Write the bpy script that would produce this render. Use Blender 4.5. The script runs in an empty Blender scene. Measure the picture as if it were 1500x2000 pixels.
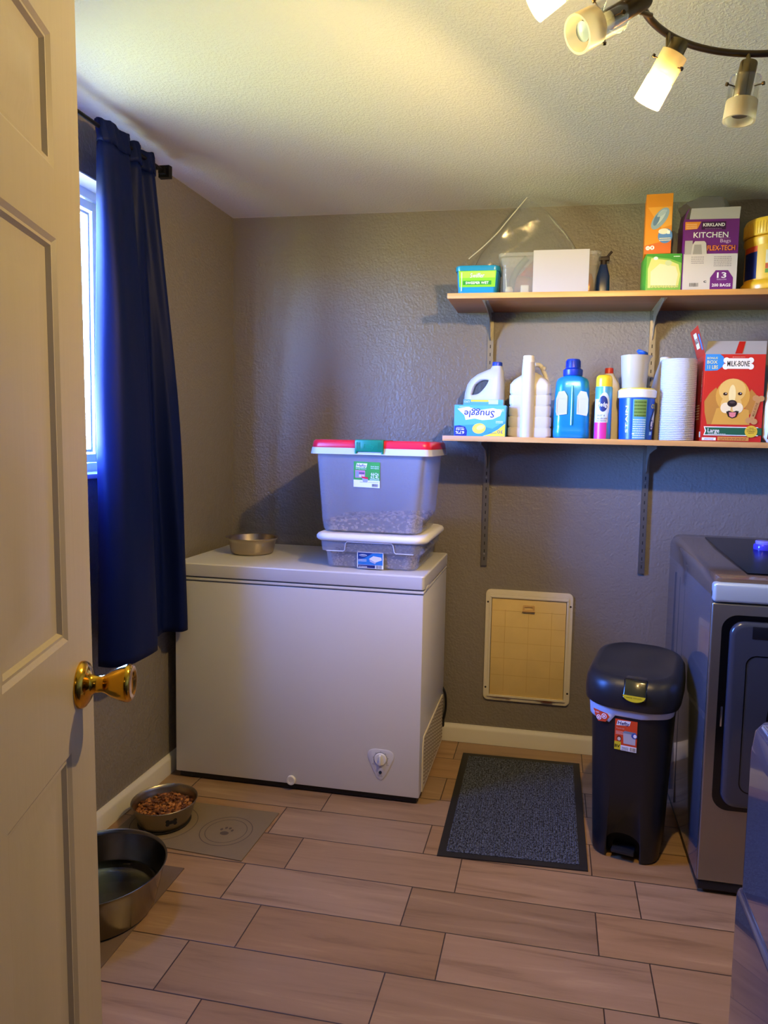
import bpy, bmesh, math, random
from mathutils import Vector, Matrix
random.seed(7)
PI = math.pi
C = bpy.context.scene.collection

# ------------------------------------------------------------------ camera
CAMP = (1.4489, -3.0166, 1.3361)
def cam_basis(yaw, pitch, roll):
    cy, sy, cp, sp, cr, sr = math.cos(yaw), math.sin(yaw), math.cos(pitch), math.sin(pitch), math.cos(roll), math.sin(roll)
    f = Vector((sy*cp, cy*cp, sp)); r = Vector((cy, -sy, 0)); u = r.cross(f)
    return r*cr + u*sr, -r*sr + u*cr, f
r_, u_, f_ = cam_basis(-0.1827, -0.0814, 0.0230)
cd = bpy.data.cameras.new('camera'); cam = bpy.data.objects.new('camera', cd); C.objects.link(cam)
cam.matrix_world = Matrix(((r_.x, u_.x, -f_.x, CAMP[0]), (r_.y, u_.y, -f_.y, CAMP[1]), (r_.z, u_.z, -f_.z, CAMP[2]), (0, 0, 0, 1)))
cd.sensor_fit = 'HORIZONTAL'; cd.sensor_width = 36.0; cd.lens = 36*1369.6/1500
cd.shift_x = -75.6/1500; cd.shift_y = -29.9/1500; cd.clip_start = 0.02
bpy.context.scene.camera = cam
sc = bpy.context.scene
sc.view_settings.view_transform = 'Standard'; sc.view_settings.look = 'None'
sc.view_settings.gamma = 1.0; sc.view_settings.exposure = -0.25; sc.view_settings.use_curve_mapping = False

# ------------------------------------------------------------------ light levels
SKY, GROUND = 460.0, 160.0
LAMP_MAIN, LAMP_SIDE, REAR_FILL = 78.0, 6.0, 2.0
LAMP_GLOW = 17.0
WARM = (1.0, 0.67, 0.25)

w = bpy.data.worlds.new('outdoors'); sc.world = w; w.use_nodes = True
nt = w.node_tree; nt.nodes.clear()
tc = nt.nodes.new('ShaderNodeTexCoord'); sp = nt.nodes.new('ShaderNodeSeparateXYZ'); rp = nt.nodes.new('ShaderNodeValToRGB')
mr = nt.nodes.new('ShaderNodeMapRange'); bg = nt.nodes.new('ShaderNodeBackground'); ow = nt.nodes.new('ShaderNodeOutputWorld')
nt.links.new(tc.outputs['Generated'], sp.inputs[0]); nt.links.new(sp.outputs['Z'], mr.inputs['Value'])
mr.inputs['From Min'].default_value = -1; mr.inputs['From Max'].default_value = 1
nt.links.new(mr.outputs[0], rp.inputs[0]); nt.links.new(rp.outputs[0], bg.inputs[0]); nt.links.new(bg.outputs[0], ow.inputs[0])
e = rp.color_ramp.elements
G = GROUND/SKY
e[0].position = 0.0; e[0].color = (0.04*G, 0.045*G, 0.03*G, 1)
e[1].position = 1.0; e[1].color = (0.012, 0.04, 0.20, 1)
for pos, c in ((0.30, (0.10*G, 0.12*G, 0.06*G, 1)), (0.40, (0.42*G, 0.50*G, 0.26*G, 1)), (0.48, (0.72*G, 0.80*G, 0.50*G, 1)), (0.505, (0.16, 0.36, 1.0, 1)), (0.58, (0.06, 0.18, 0.75, 1)), (0.70, (0.02, 0.06, 0.28, 1))):
    x = e.new(pos); x.color = c
bg.inputs[1].default_value = SKY

def lamp(name, loc, power, color, radius):
    l = bpy.data.lights.new(name, 'POINT'); l.energy = power; l.color = color; l.shadow_soft_size = radius
    o = bpy.data.objects.new(name, l); o.location = loc; C.objects.link(o); return o
lamp('rear_fill_light', (1.9, -4.0, 2.15), REAR_FILL, (1.0, 0.80, 0.52), 0.10)  # added fill lamp, unseen behind the camera, brightens the door face
pl = bpy.data.lights.new('window_portal', 'AREA'); pl.shape = 'RECTANGLE'; pl.size = 1.18; pl.size_y = 0.94
pl.cycles.is_portal = True
po = bpy.data.objects.new('window_portal', pl); C.objects.link(po)
po.location = (-0.136, -1.39, 1.664); po.rotation_euler = (PI/2, 0, -PI/2)   # faces +x

# ------------------------------------------------------------------ materials
def lin(h):
    h = h.lstrip('#'); v = [int(h[i:i+2], 16)/255 for i in (0, 2, 4)]
    return tuple(((x/12.92) if x <= .04045 else ((x+.055)/1.055)**2.4) for x in v) + (1,)
def new_mat(name):
    m = bpy.data.materials.new(name); m.use_nodes = True
    return m, m.node_tree, m.node_tree.nodes['Principled BSDF']
def add_bump(nt, b, scale, strength, dist, detail=2, coords='Object', stretch=(1, 1, 1), kind='noise'):
    t = nt.nodes.new('ShaderNodeTexCoord'); mp = nt.nodes.new('ShaderNodeMapping'); mp.inputs['Scale'].default_value = stretch
    if kind == 'noise':
        n = nt.nodes.new('ShaderNodeTexNoise'); n.inputs['Detail'].default_value = detail; out = n.outputs[0]
    else:
        n = nt.nodes.new('ShaderNodeTexVoronoi'); out = n.outputs['Distance']
    n.inputs['Scale'].default_value = scale
    bp = nt.nodes.new('ShaderNodeBump'); bp.inputs['Strength'].default_value = strength; bp.inputs['Distance'].default_value = dist
    nt.links.new(t.outputs[coords], mp.inputs[0]); nt.links.new(mp.outputs[0], n.inputs['Vector'])
    nt.links.new(out, bp.inputs['Height']); nt.links.new(bp.outputs[0], b.inputs['Normal'])
    return n, bp
_mc = {}
def M(hexc, rough=0.5, metal=0.0, spec=0.5, coat=0.0, bump=None, emit=None, trans=None, alpha=None, sheen=0, vary=0.0):
    """plain procedural material; bump=(scale,strength,dist); trans = share of light passing straight through"""
    k = (hexc, rough, metal, spec, coat, bump, emit, trans, alpha, sheen, vary)
    if k in _mc: return _mc[k]
    m, nt, b = new_mat('m_'+hexc.strip('#'))
    b.inputs['Base Color'].default_value = lin(hexc); b.inputs['Roughness'].default_value = rough
    b.inputs['Metallic'].default_value = metal; b.inputs['Specular IOR Level'].default_value = spec
    b.inputs['Coat Weight'].default_value = coat; b.inputs['Sheen Weight'].default_value = sheen
    if vary:
        t = nt.nodes.new('ShaderNodeTexCoord'); n = nt.nodes.new('ShaderNodeTexNoise'); n.inputs['Scale'].default_value = 9; n.inputs['Detail'].default_value = 4
        mx = nt.nodes.new('ShaderNodeMixRGB'); mx.blend_type = 'MULTIPLY'; mx.inputs[0].default_value = 1; mx.inputs[1].default_value = lin(hexc)
        cr = nt.nodes.new('ShaderNodeValToRGB'); cr.color_ramp.elements[0].color = (1-vary,)*3+(1,); cr.color_ramp.elements[0].position = .3; cr.color_ramp.elements[1].position = .7
        nt.links.new(t.outputs['Object'], n.inputs[0]); nt.links.new(n.outputs[0], cr.inputs[0]); nt.links.new(cr.outputs[0], mx.inputs[2]); nt.links.new(mx.outputs[0], b.inputs['Base Color'])
    if bump: add_bump(nt, b, *bump)
    if emit: b.inputs['Emission Color'].default_value = lin(emit[0]); b.inputs['Emission Strength'].default_value = emit[1]
    if trans is not None or alpha:
        out = nt.nodes['Material Output']; tr = nt.nodes.new('ShaderNodeBsdfTransparent'); mix = nt.nodes.new('ShaderNodeMixShader')
        tr.inputs[0].default_value = lin(alpha) if alpha else (1, 1, 1, 1)
        mix.inputs[0].default_value = trans
        src = b.outputs[0]
        nt.links.new(src, mix.inputs[1]); nt.links.new(tr.outputs[0], mix.inputs[2]); nt.links.new(mix.outputs[0], out.inputs[0])
    _mc[k] = m; return m
def frosted(name, hexc, through, transl=0.5, rough=0.3):
    """milky plastic: part clear, part scattered to both sides"""
    m, nt, b = new_mat(name); b.inputs['Base Color'].default_value = lin(hexc); b.inputs['Roughness'].default_value = rough
    tl = nt.nodes.new('ShaderNodeBsdfTranslucent'); tl.inputs[0].default_value = lin(hexc)
    tr = nt.nodes.new('ShaderNodeBsdfTransparent'); m1 = nt.nodes.new('ShaderNodeMixShader'); m2 = nt.nodes.new('ShaderNodeMixShader')
    m1.inputs[0].default_value = transl; m2.inputs[0].default_value = through
    nt.links.new(b.outputs[0], m1.inputs[1]); nt.links.new(tl.outputs[0], m1.inputs[2])
    nt.links.new(m1.outputs[0], m2.inputs[1]); nt.links.new(tr.outputs[0], m2.inputs[2]); nt.links.new(m2.outputs[0], nt.nodes['Material Output'].inputs[0])
    return m
def clear_film(name, gloss=0.12, tint='#ffffff', rough=0.05, milk=0.0):
    m = bpy.data.materials.new(name); m.use_nodes = True; nt = m.node_tree; nt.nodes.clear()
    o = nt.nodes.new('ShaderNodeOutputMaterial'); g = nt.nodes.new('ShaderNodeBsdfGlossy'); g.inputs['Roughness'].default_value = rough
    t = nt.nodes.new('ShaderNodeBsdfTransparent'); t.inputs[0].default_value = lin(tint)
    fr = nt.nodes.new('ShaderNodeLayerWeight'); fr.inputs[0].default_value = 0.25
    mm = nt.nodes.new('ShaderNodeMath'); mm.operation = 'MULTIPLY_ADD'; mm.inputs[1].default_value = 0.5; mm.inputs[2].default_value = gloss
    d = nt.nodes.new('ShaderNodeBsdfDiffuse'); d.inputs[0].default_value = (.8, .8, .8, 1)
    mx = nt.nodes.new('ShaderNodeMixShader'); m2 = nt.nodes.new('ShaderNodeMixShader'); m2.inputs[0].default_value = milk
    nt.links.new(fr.outputs['Fresnel'], mm.inputs[0]); nt.links.new(mm.outputs[0], mx.inputs[0])
    nt.links.new(t.outputs[0], mx.inputs[1]); nt.links.new(g.outputs[0], mx.inputs[2])
    nt.links.new(mx.outputs[0], m2.inputs[1]); nt.links.new(d.outputs[0], m2.inputs[2]); nt.links.new(m2.outputs[0], o.inputs[0])
    return m

def wall_mat():
    m, nt, b = new_mat('wall_paint'); b.inputs['Base Color'].default_value = lin('#7f776d'); b.inputs['Roughness'].default_value = 0.34
    b.inputs['Specular IOR Level'].default_value = 0.5
    t = nt.nodes.new('ShaderNodeTexCoord')
    n1 = nt.nodes.new('ShaderNodeTexNoise'); n1.inputs['Scale'].default_value = 95; n1.inputs['Detail'].default_value = 3
    n2 = nt.nodes.new('ShaderNodeTexNoise'); n2.inputs['Scale'].default_value = 28; n2.inputs['Detail'].default_value = 2
    a = nt.nodes.new('ShaderNodeMath'); a.operation = 'ADD'
    bp = nt.nodes.new('ShaderNodeBump'); bp.inputs['Strength'].default_value = 0.6; bp.inputs['Distance'].default_value = 0.0055
    nt.links.new(t.outputs['Object'], n1.inputs[0]); nt.links.new(t.outputs['Object'], n2.inputs[0])
    nt.links.new(n1.outputs[0], a.inputs[0]); nt.links.new(n2.outputs[0], a.inputs[1]); nt.links.new(a.outputs[0], bp.inputs['Height']); nt.links.new(bp.outputs[0], b.inputs['Normal'])
    return m
def ceil_mat():
    m, nt, b = new_mat('ceiling_paint'); b.inputs['Base Color'].default_value = lin('#e4e2d8'); b.inputs['Roughness'].default_value = 0.7
    t = nt.nodes.new('ShaderNodeTexCoord')
    n1 = nt.nodes.new('ShaderNodeTexNoise'); n1.inputs['Scale'].default_value = 150; n1.inputs['Detail'].default_value = 2
    cr = nt.nodes.new('ShaderNodeValToRGB'); cr.color_ramp.elements[0].position = .42; cr.color_ramp.elements[1].position = .62
    bp = nt.nodes.new('ShaderNodeBump'); bp.inputs['Strength'].default_value = 0.4; bp.inputs['Distance'].default_value = 0.0022
    nt.links.new(t.outputs['Object'], n1.inputs[0]); nt.links.new(n1.outputs[0], cr.inputs[0]); nt.links.new(cr.outputs[0], bp.inputs['Height']); nt.links.new(bp.outputs[0], b.inputs['Normal'])
    return m
def floor_mat():
    """wood-look planks 0.533 x 0.173 m, every other row shifted, dark joints"""
    m, nt, b = new_mat('plank_tile'); N = nt.nodes.new; Lk = nt.links.new
    def math_(op, a, c=None, v=None):
        n = N('ShaderNodeMath'); n.operation = op
        for i, s in enumerate((a, c)):
            if s is None: continue
            if hasattr(s, 'links'): Lk(s, n.inputs[i])
            else: n.inputs[i].default_value = s
        return n.outputs[0]
    t = N('ShaderNodeTexCoord'); s = N('ShaderNodeSeparateXYZ'); Lk(t.outputs['Object'], s.inputs[0])
    X, Y = s.outputs['X'], s.outputs['Y']
    ry = math_('DIVIDE', math_('SUBTRACT', -0.0138, Y), 0.173); row = math_('FLOOR', ry); fy = math_('SUBTRACT', ry, row)
    par = math_('MODULO', math_('ABSOLUTE', row), 2)
    off = math_('ADD', math_('MULTIPLY', par, 0.127), 0.016)
    cx = math_('DIVIDE', math_('SUBTRACT', X, off), 0.533); col = math_('FLOOR', cx); fx = math_('SUBTRACT', cx, col)
    ex = math_('MULTIPLY', math_('MINIMUM', fx, math_('SUBTRACT', 1, fx)), 0.533)
    ey = math_('MULTIPLY', math_('MINIMUM', fy, math_('SUBTRACT', 1, fy)), 0.173)
    dmin = math_('MINIMUM', ex, ey)
    gr = N('ShaderNodeMapRange'); gr.inputs['From Min'].default_value = 0.0010; gr.inputs['From Max'].default_value = 0.0022; Lk(dmin, gr.inputs['Value'])
    cmb = N('ShaderNodeCombineXYZ'); Lk(col, cmb.inputs[0]); Lk(row, cmb.inputs[1])
    wn = N('ShaderNodeTexWhiteNoise'); wn.noise_dimensions = '3D'; Lk(cmb.outputs[0], wn.inputs['Vector'])
    sv = N('ShaderNodeSeparateXYZ'); Lk(wn.outputs['Color'], sv.inputs[0])
    gx = math_('ADD', math_('MULTIPLY', X, 1.6), math_('MULTIPLY', sv.outputs['X'], 37))
    gy = math_('ADD', math_('MULTIPLY', Y, 17), math_('MULTIPLY', sv.outputs['Y'], 53))
    g = N('ShaderNodeCombineXYZ'); Lk(gx, g.inputs[0]); Lk(gy, g.inputs[1])
    n = N('ShaderNodeTexNoise'); n.inputs['Scale'].default_value = 1.3; n.inputs['Detail'].default_value = 6; n.inputs['Roughness'].default_value = .62; n.inputs['Distortion'].default_value = .6; Lk(g.outputs[0], n.inputs[0])
    cr = N('ShaderNodeValToRGB'); Lk(n.outputs[0], cr.inputs[0]); E = cr.color_ramp.elements
    E[0].position = .28; E[0].color = lin('#785b40'); E[1].position = .74; E[1].color = lin('#ab8c68')
    x1 = E.new(.45); x1.color = lin('#937455'); x2 = E.new(.58); x2.color = lin('#99795a')
    hs = N('ShaderNodeHueSaturation'); Lk(cr.outputs[0], hs.inputs['Color'])
    Lk(math_('ADD', math_('MULTIPLY', sv.outputs['Z'], 0.26), 0.86), hs.inputs['Value'])
    Lk(math_('ADD', math_('MULTIPLY', sv.outputs['X'], 0.2), 0.9), hs.inputs['Saturation'])
    mx = N('ShaderNodeMixRGB'); mx.inputs[1].default_value = lin('#33241c'); Lk(gr.outputs[0], mx.inputs[0]); Lk(hs.outputs[0], mx.inputs[2])
    Lk(mx.outputs[0], b.inputs['Base Color']); b.inputs['Roughness'].default_value = .4
    bp = N('ShaderNodeBump'); bp.inputs['Strength'].default_value = .5; bp.inputs['Distance'].default_value = .0015
    Lk(math_('ADD', gr.outputs[0], math_('MULTIPLY', n.outputs[0], .25)), bp.inputs['Height']); Lk(bp.outputs[0], b.inputs['Normal'])
    return m
def wood_mat(name, c0, c1, rough=.35):
    m, nt, b = new_mat(name); N = nt.nodes.new; Lk = nt.links.new
    t = N('ShaderNodeTexCoord'); mp = N('ShaderNodeMapping'); mp.inputs['Scale'].default_value = (2.2, 30, 30); Lk(t.outputs['Object'], mp.inputs[0])
    n = N('ShaderNodeTexNoise'); n.inputs['Scale'].default_value = 1.5; n.inputs['Detail'].default_value = 5; n.inputs['Distortion'].default_value = .5; Lk(mp.outputs[0], n.inputs[0])
    cr = N('ShaderNodeValToRGB'); Lk(n.outputs[0], cr.inputs[0]); cr.color_ramp.elements[0].position = .3; cr.color_ramp.elements[1].position = .7
    cr.color_ramp.elements[0].color = lin(c0); cr.color_ramp.elements[1].color = lin(c1); Lk(cr.outputs[0], b.inputs['Base Color']); b.inputs['Roughness'].default_value = rough
    return m

# ------------------------------------------------------------------ mesh helpers
def rrect(w, d, r, n=5):
    """rounded rectangle outline, counter-clockwise, centred"""
    r = max(min(r, w/2-1e-5, d/2-1e-5), 1e-5); pts = []
    for cx, cy, a0 in ((w/2-r, d/2-r, 0), (-w/2+r, d/2-r, 90), (-w/2+r, -d/2+r, 180), (w/2-r, -d/2+r, 270)):
        for k in range(n+1):
            a = math.radians(a0+90*k/n); pts.append((cx+r*math.cos(a), cy+r*math.sin(a)))
    return pts
def circle(r, n=32, ry=None):
    return [(r*math.cos(2*PI*k/n), (ry or r)*math.sin(2*PI*k/n)) for k in range(n)]
class MB:
    def __init__(s): s.bm = bmesh.new(); s.mi = 0
    def mat(s, i): s.mi = i; return s
    def _f(s, vs):
        try: f = s.bm.faces.new(vs); f.material_index = s.mi; return f
        except ValueError: return None
    def box(s, x0, x1, y0, y1, z0, z1, bev=0, T=None, seg=2):
        b = bmesh.new(); vs = [b.verts.new((x, y, z)) for z in (z0, z1) for y in (y0, y1) for x in (x0, x1)]
        for q in ((0, 2, 3, 1), (4, 5, 7, 6), (0, 1, 5, 4), (2, 6, 7, 3), (0, 4, 6, 2), (1, 3, 7, 5)): b.faces.new([vs[i] for i in q])
        if bev: bmesh.ops.bevel(b, geom=list(b.edges), offset=bev, segments=seg, profile=.5, affect='EDGES')
        s.join(b, T); return s
    def join(s, b, T=None):
        if T: bmesh.ops.transform(b, matrix=T, verts=b.verts)
        mp = {}
        for v in b.verts: mp[v] = s.bm.verts.new(v.co)
        for f in b.faces: s._f([mp[v] for v in f.verts])
        b.free()
    def loft(s, rings, cap0=True, cap1=True, closed=True):
        """rings: lists of 3D points, same count"""
        R = [[s.bm.verts.new(p) for p in r] for r in rings]; n = len(R[0])
        for a, b in zip(R, R[1:]):
            for k in range(n if closed else n-1):
                s._f([a[k], a[(k+1) % n], b[(k+1) % n], b[k]])
        if cap0: s._f(R[0][::-1])
        if cap1: s._f(R[-1])
        return s
    def stack(s, secs, cx=0, cy=0, **k):
        """secs: list of (outline2d, z) or (outline2d, z, dx, dy)"""
        return s.loft([[(cx+(q[2] if len(q) > 2 else 0)+x, cy+(q[3] if len(q) > 3 else 0)+y, q[1]) for x, y in q[0]] for q in secs], **k)
    def lathe(s, prof, cx=0, cy=0, seg=40, cap0=True, cap1=True, T=None):
        rings = [[Vector((cx+r*math.cos(2*PI*k/seg), cy+r*math.sin(2*PI*k/seg), z)) for k in range(seg)] for r, z in prof]
        if T: rings = [[T @ p for p in r] for r in rings]
        return s.loft(rings, cap0, cap1)
    def cyl(s, p0, p1, r0, r1=None, seg=24, caps=True):
        p0, p1 = Vector(p0), Vector(p1); r1 = r0 if r1 is None else r1; T = axis_T(p0, p1)
        L = (p1-p0).length
        return s.lathe([(r0, 0), (r1, L)], seg=seg, cap0=caps, cap1=caps, T=T)
    def tube(s, pts, r, seg=10, closed=False):
        pts = [Vector(p) for p in pts]; n = len(pts); rings = []; ref = None
        for i, p in enumerate(pts):
            a = pts[(i-1) % n] if (closed or i) else p; b = pts[(i+1) % n] if (closed or i < n-1) else p
            t = (b-a).normalized()
            if ref is None: ref = t.orthogonal().normalized()
            ref = (ref-t*ref.dot(t)).normalized(); q = t.cross(ref)
            rings.append([p+ref*(r*math.cos(2*PI*k/seg))+q*(r*math.sin(2*PI*k/seg)) for k in range(seg)])
        if closed: rings.append(rings[0])
        s.loft(rings, not closed, not closed)
        if closed: bmesh.ops.remove_doubles(s.bm, verts=s.bm.verts, dist=1e-6)
        return s
    def prism(s, pts, a, b, axis='z', T=None):
        """extrude 2D outline between a and b along axis"""
        f = {'z': lambda p, h: (p[0], p[1], h), 'y': lambda p, h: (p[0], h, p[1]), 'x': lambda p, h: (h, p[0], p[1])}[axis]
        rs = [[Vector(f(p, h)) for p in pts] for h in (a, b)]
        if T: rs = [[T @ p for p in r] for r in rs]
        return s.loft(rs)
    def plate(s, outer, inner, a, b, axis='z'):
        """ring between two outlines of equal count, extruded from a to b"""
        f = {'z': lambda p, h: (p[0], p[1], h), 'y': lambda p, h: (p[0], h, p[1]), 'x': lambda p, h: (h, p[0], p[1])}[axis]
        rr = [[f(p, h) for p in o] for o, h in ((outer, a), (outer, b), (inner, b), (inner, a), (outer, a))]
        s.loft(rr, False, False); bmesh.ops.remove_doubles(s.bm, verts=s.bm.verts, dist=1e-6); return s
    def bevel(s, w, seg=2, ang=30):
        es = [e for e in s.bm.edges if len(e.link_faces) == 2 and e.calc_face_angle(0) > math.radians(ang)]
        bmesh.ops.bevel(s.bm, geom=es, offset=w, segments=seg, profile=.5, affect='EDGES', clamp_overlap=True); return s
    def build(s, name, mats, parent=None, smooth=35, loc=None):
        bmesh.ops.recalc_face_normals(s.bm, faces=s.bm.faces)
        me = bpy.data.meshes.new(name); s.bm.to_mesh(me); s.bm.free()
        for m in (mats if isinstance(mats, (list, tuple)) else [mats]): me.materials.append(m)
        if smooth:
            for p in me.polygons: p.use_smooth = True
            me.set_sharp_from_angle(angle=math.radians(smooth))
        o = bpy.data.objects.new(name, me); C.objects.link(o)
        if parent: o.parent = parent
        if loc: o.location = loc
        return o
def axis_T(p0, p1):
    z = (Vector(p1)-Vector(p0)).normalized(); x = z.orthogonal().normalized(); y = z.cross(x)
    return Matrix(((x.x, y.x, z.x, p0[0]), (x.y, y.y, z.y, p0[1]), (x.z, y.z, z.z, p0[2]), (0, 0, 0, 1)))
def tag(o, label=None, cat=None, group=None, kind=None):
    if label: o['label'] = label
    if cat: o['category'] = cat
    if group: o['group'] = group
    if kind: o['kind'] = kind
    return o
def thing(name, label, cat, loc=(0, 0, 0), rz=0, group=None, kind=None):
    o = bpy.data.objects.new(name, None); C.objects.link(o); o.location = loc; o.rotation_euler = (0, 0, rz)
    o.empty_display_size = .05
    return tag(o, label, cat, group, kind)
def struct(o): o['kind'] = 'structure'; return o

class Print:
    """flat or wrapped print: shapes in (u, v) on stacked thin layers, one mesh"""
    def __init__(s, fmap, curved=False, du=0.004):
        s.fmap = fmap; s.curved = curved; s.du = du; s.bm = bmesh.new(); s.mats = []; s.seq = 0; s.hold = 0
    def _mi(s, m):
        if m not in s.mats: s.mats.append(m)
        return s.mats.index(m)
    def _h(s, layer):
        if not s.hold: s.seq += 1
        return layer+s.seq*.08
    def poly(s, pts, m, layer=0):
        layer = s._h(layer); vs = [s.bm.verts.new((u, v, layer)) for u, v in pts]
        try: f = s.bm.faces.new(vs); f.material_index = s._mi(m)
        except ValueError: pass
        return s
    def rect(s, u0, v0, u1, v1, m, layer=0): return s.poly([(u0, v0), (u1, v0), (u1, v1), (u0, v1)], m, layer)
    def ell(s, cu, cv, ru, rv, m, layer=0, rot=0, n=24):
        c, d = math.cos(rot), math.sin(rot)
        return s.poly([(cu+ru*math.cos(2*PI*k/n)*c-rv*math.sin(2*PI*k/n)*d, cv+ru*math.cos(2*PI*k/n)*d+rv*math.sin(2*PI*k/n)*c) for k in range(n)], m, layer)
    def text(s, t, u, v, m, h=None, width=None, layer=1, bold=0.0, shear=0.0, rot=0.0, align='C'):
        """text centred (or left) at u, v with capital height h, squeezed to width if given"""
        cu = bpy.data.curves.new('t', 'FONT'); cu.body = t; cu.size = 1; cu.resolution_u = 2; cu.offset = bold*.5; cu.shear = shear
        o = bpy.data.objects.new('t', cu); C.objects.link(o); me = bpy.data.meshes.new_from_object(o)
        xs = [q.co.x for q in me.vertices]; ys = [q.co.y for q in me.vertices]
        if xs:
            layer = s._h(layer); x0, x1 = min(xs), max(xs); sy = h/0.70; sx = (width/(x1-x0)) if width else sy
            yb = 0.35; c, d = math.cos(rot), math.sin(rot); mi = s._mi(m); vs = []
            for q in me.vertices:
                a = (q.co.x-(x0+x1)/2)*sx if align == 'C' else (q.co.x-x0)*sx; b_ = (q.co.y-yb)*sy
                vs.append(s.bm.verts.new((u+a*c-b_*d, v+a*d+b_*c, layer)))
            for p in me.polygons:
                try: f = s.bm.faces.new([vs[i] for i in p.vertices]); f.material_index = mi
                except ValueError: pass
        bpy.data.objects.remove(o); bpy.data.meshes.remove(me); bpy.data.curves.remove(cu)
        return s
    def bars(s, u0, v0, u1, v1, m, n=12, layer=1):
        rnd = random.Random(n); x = u0; st = (u1-u0)/n; s.seq += 1; s.hold = 1
        for k in range(n):
            ww = st*rnd.uniform(.25, .65); s.rect(x, v0, x+ww, v1, m, layer); x += st
        s.hold = 0; return s
    def lines(s, u0, v0, u1, v1, m, n=3, layer=1, fill=.45):
        """rows of tiny unreadable print as broken dashes"""
        rnd = random.Random(int(u0*1e5)+n); st = (v1-v0)/n; s.seq += 1; s.hold = 1
        for k in range(n):
            x = u0; y = v0+k*st
            while x < u1-.0005:
                ww = rnd.uniform(.04, .14)*(u1-u0); s.rect(x, y, min(x+ww, u1), y+st*fill, m, layer); x += ww+(u1-u0)*.025
        s.hold = 0; return s
    def build(s, name, parent, label=None):
        if s.curved:
            us = [q.co.x for q in s.bm.verts]; k = math.ceil(min(us)/s.du); 
            while k*s.du < max(us):
                bmesh.ops.bisect_plane(s.bm, geom=list(s.bm.verts)+list(s.bm.edges)+list(s.bm.faces), plane_co=(k*s.du, 0, 0), plane_no=(1, 0, 0)); k += 1
        for v in s.bm.verts: v.co = s.fmap(v.co.x, v.co.y, .0006+v.co.z*.0004)
        me = bpy.data.meshes.new(name); s.bm.to_mesh(me); s.bm.free()
        for m in s.mats: me.materials.append(m)
        o = bpy.data.objects.new(name, me); C.objects.link(o); o.parent = parent
        if label: o['label'] = label
        return o
def plane_map(O, U=(1, 0, 0), V=(0, 0, 1)):
    O, U, V = Vector(O), Vector(U).normalized(), Vector(V).normalized(); Nn = U.cross(V)
    return lambda u, v, h: O+U*u+V*v+Nn*h
def cyl_map(cx, cy, r, z0=0, a0=0.0):
    """u = arc length to the right seen from -y; a0 turns the label"""
    return lambda u, v, h: Vector((cx+(r+h)*math.sin(u/r+a0), cy-(r+h)*math.cos(u/r+a0), z0+v))

H = 2.303
WALL, CEIL, FLOOR = wall_mat(), ceil_mat(), floor_mat()
TRIM = M('#d9d4c8', .35, spec=.5)
WHITE, BLACK = M('#f0f0f0', .4), M('#111111', .5)
STEEL = M('#b9b2a8', .30, 1.0)

# ------------------------------------------------------------------ structure
XR, YF, YR = 2.66, -2.86, -4.4
struct(MB().box(-.14, XR+.12, YR-.1, .12, -.1, 0).build('floor', FLOOR, smooth=0))
struct(MB().box(-.14, XR+.12, YR-.1, .12, H, H+.1).build('ceiling', CEIL, smooth=0))
struct(MB().box(-.14, XR+.12, 0, .12, 0, H).build('wall_back', WALL, smooth=0))
WY0, WY1, WZ0, WZ1 = -1.98, -.80, 1.199, 2.128      # window opening in the left wall
wl = MB(); wl.box(-.14, 0, YR, WY0, 0, H); wl.box(-.14, 0, WY1, 0, 0, H); wl.box(-.14, 0, WY0, WY1, 0, WZ0); wl.box(-.14, 0, WY0, WY1, WZ1, H)
struct(wl.build('wall_left', WALL, smooth=0))
struct(MB().box(XR, XR+.12, YR, 0, 0, H).build('wall_right', WALL, smooth=0))
wf = MB(); wf.box(0, 1.03, YF-.12, YF, 0, H); wf.box(1.86, XR, YF-.12, YF, 0, H); wf.box(1.03, 1.86, YF-.12, YF, 2.08, H)
struct(wf.build('wall_front', WALL, smooth=0))
struct(MB().box(-.14, XR+.12, YR-.1, YR, 0, H).build('wall_rear', WALL, smooth=0))
def baseboard(name, p0, p1, inward):
    """profiled skirting from p0 to p1, inward = unit direction into the room"""
    prof = [(0, 0), (.013, 0), (.013, .058), (.011, .066), (.007, .072), (.005, .0785), (0, .0785)]
    m = MB(); p0, p1, iw = Vector(p0), Vector(p1), Vector(inward)
    m.loft([[p+iw*a+Vector((0, 0, b)) for a, b in prof] for p in (p0, p1)]); return struct(m.build(name, TRIM, smooth=30))
baseboard('baseboard_back', (0, 0, 0), (XR, 0, 0), (0, -1, 0))
baseboard('baseboard_left', (0, 0, 0), (0, YF, 0), (1, 0, 0))
baseboard('baseboard_right', (XR, 0, 0), (XR, YF, 0), (-1, 0, 0))
tr = MB(); tr.box(.97, 1.03, YF, YF+.012, 0, 2.14); tr.box(.97, 1.92, YF, YF+.012, 2.08, 2.14)
struct(tr.bevel(.003).build('trim_1', TRIM))

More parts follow.
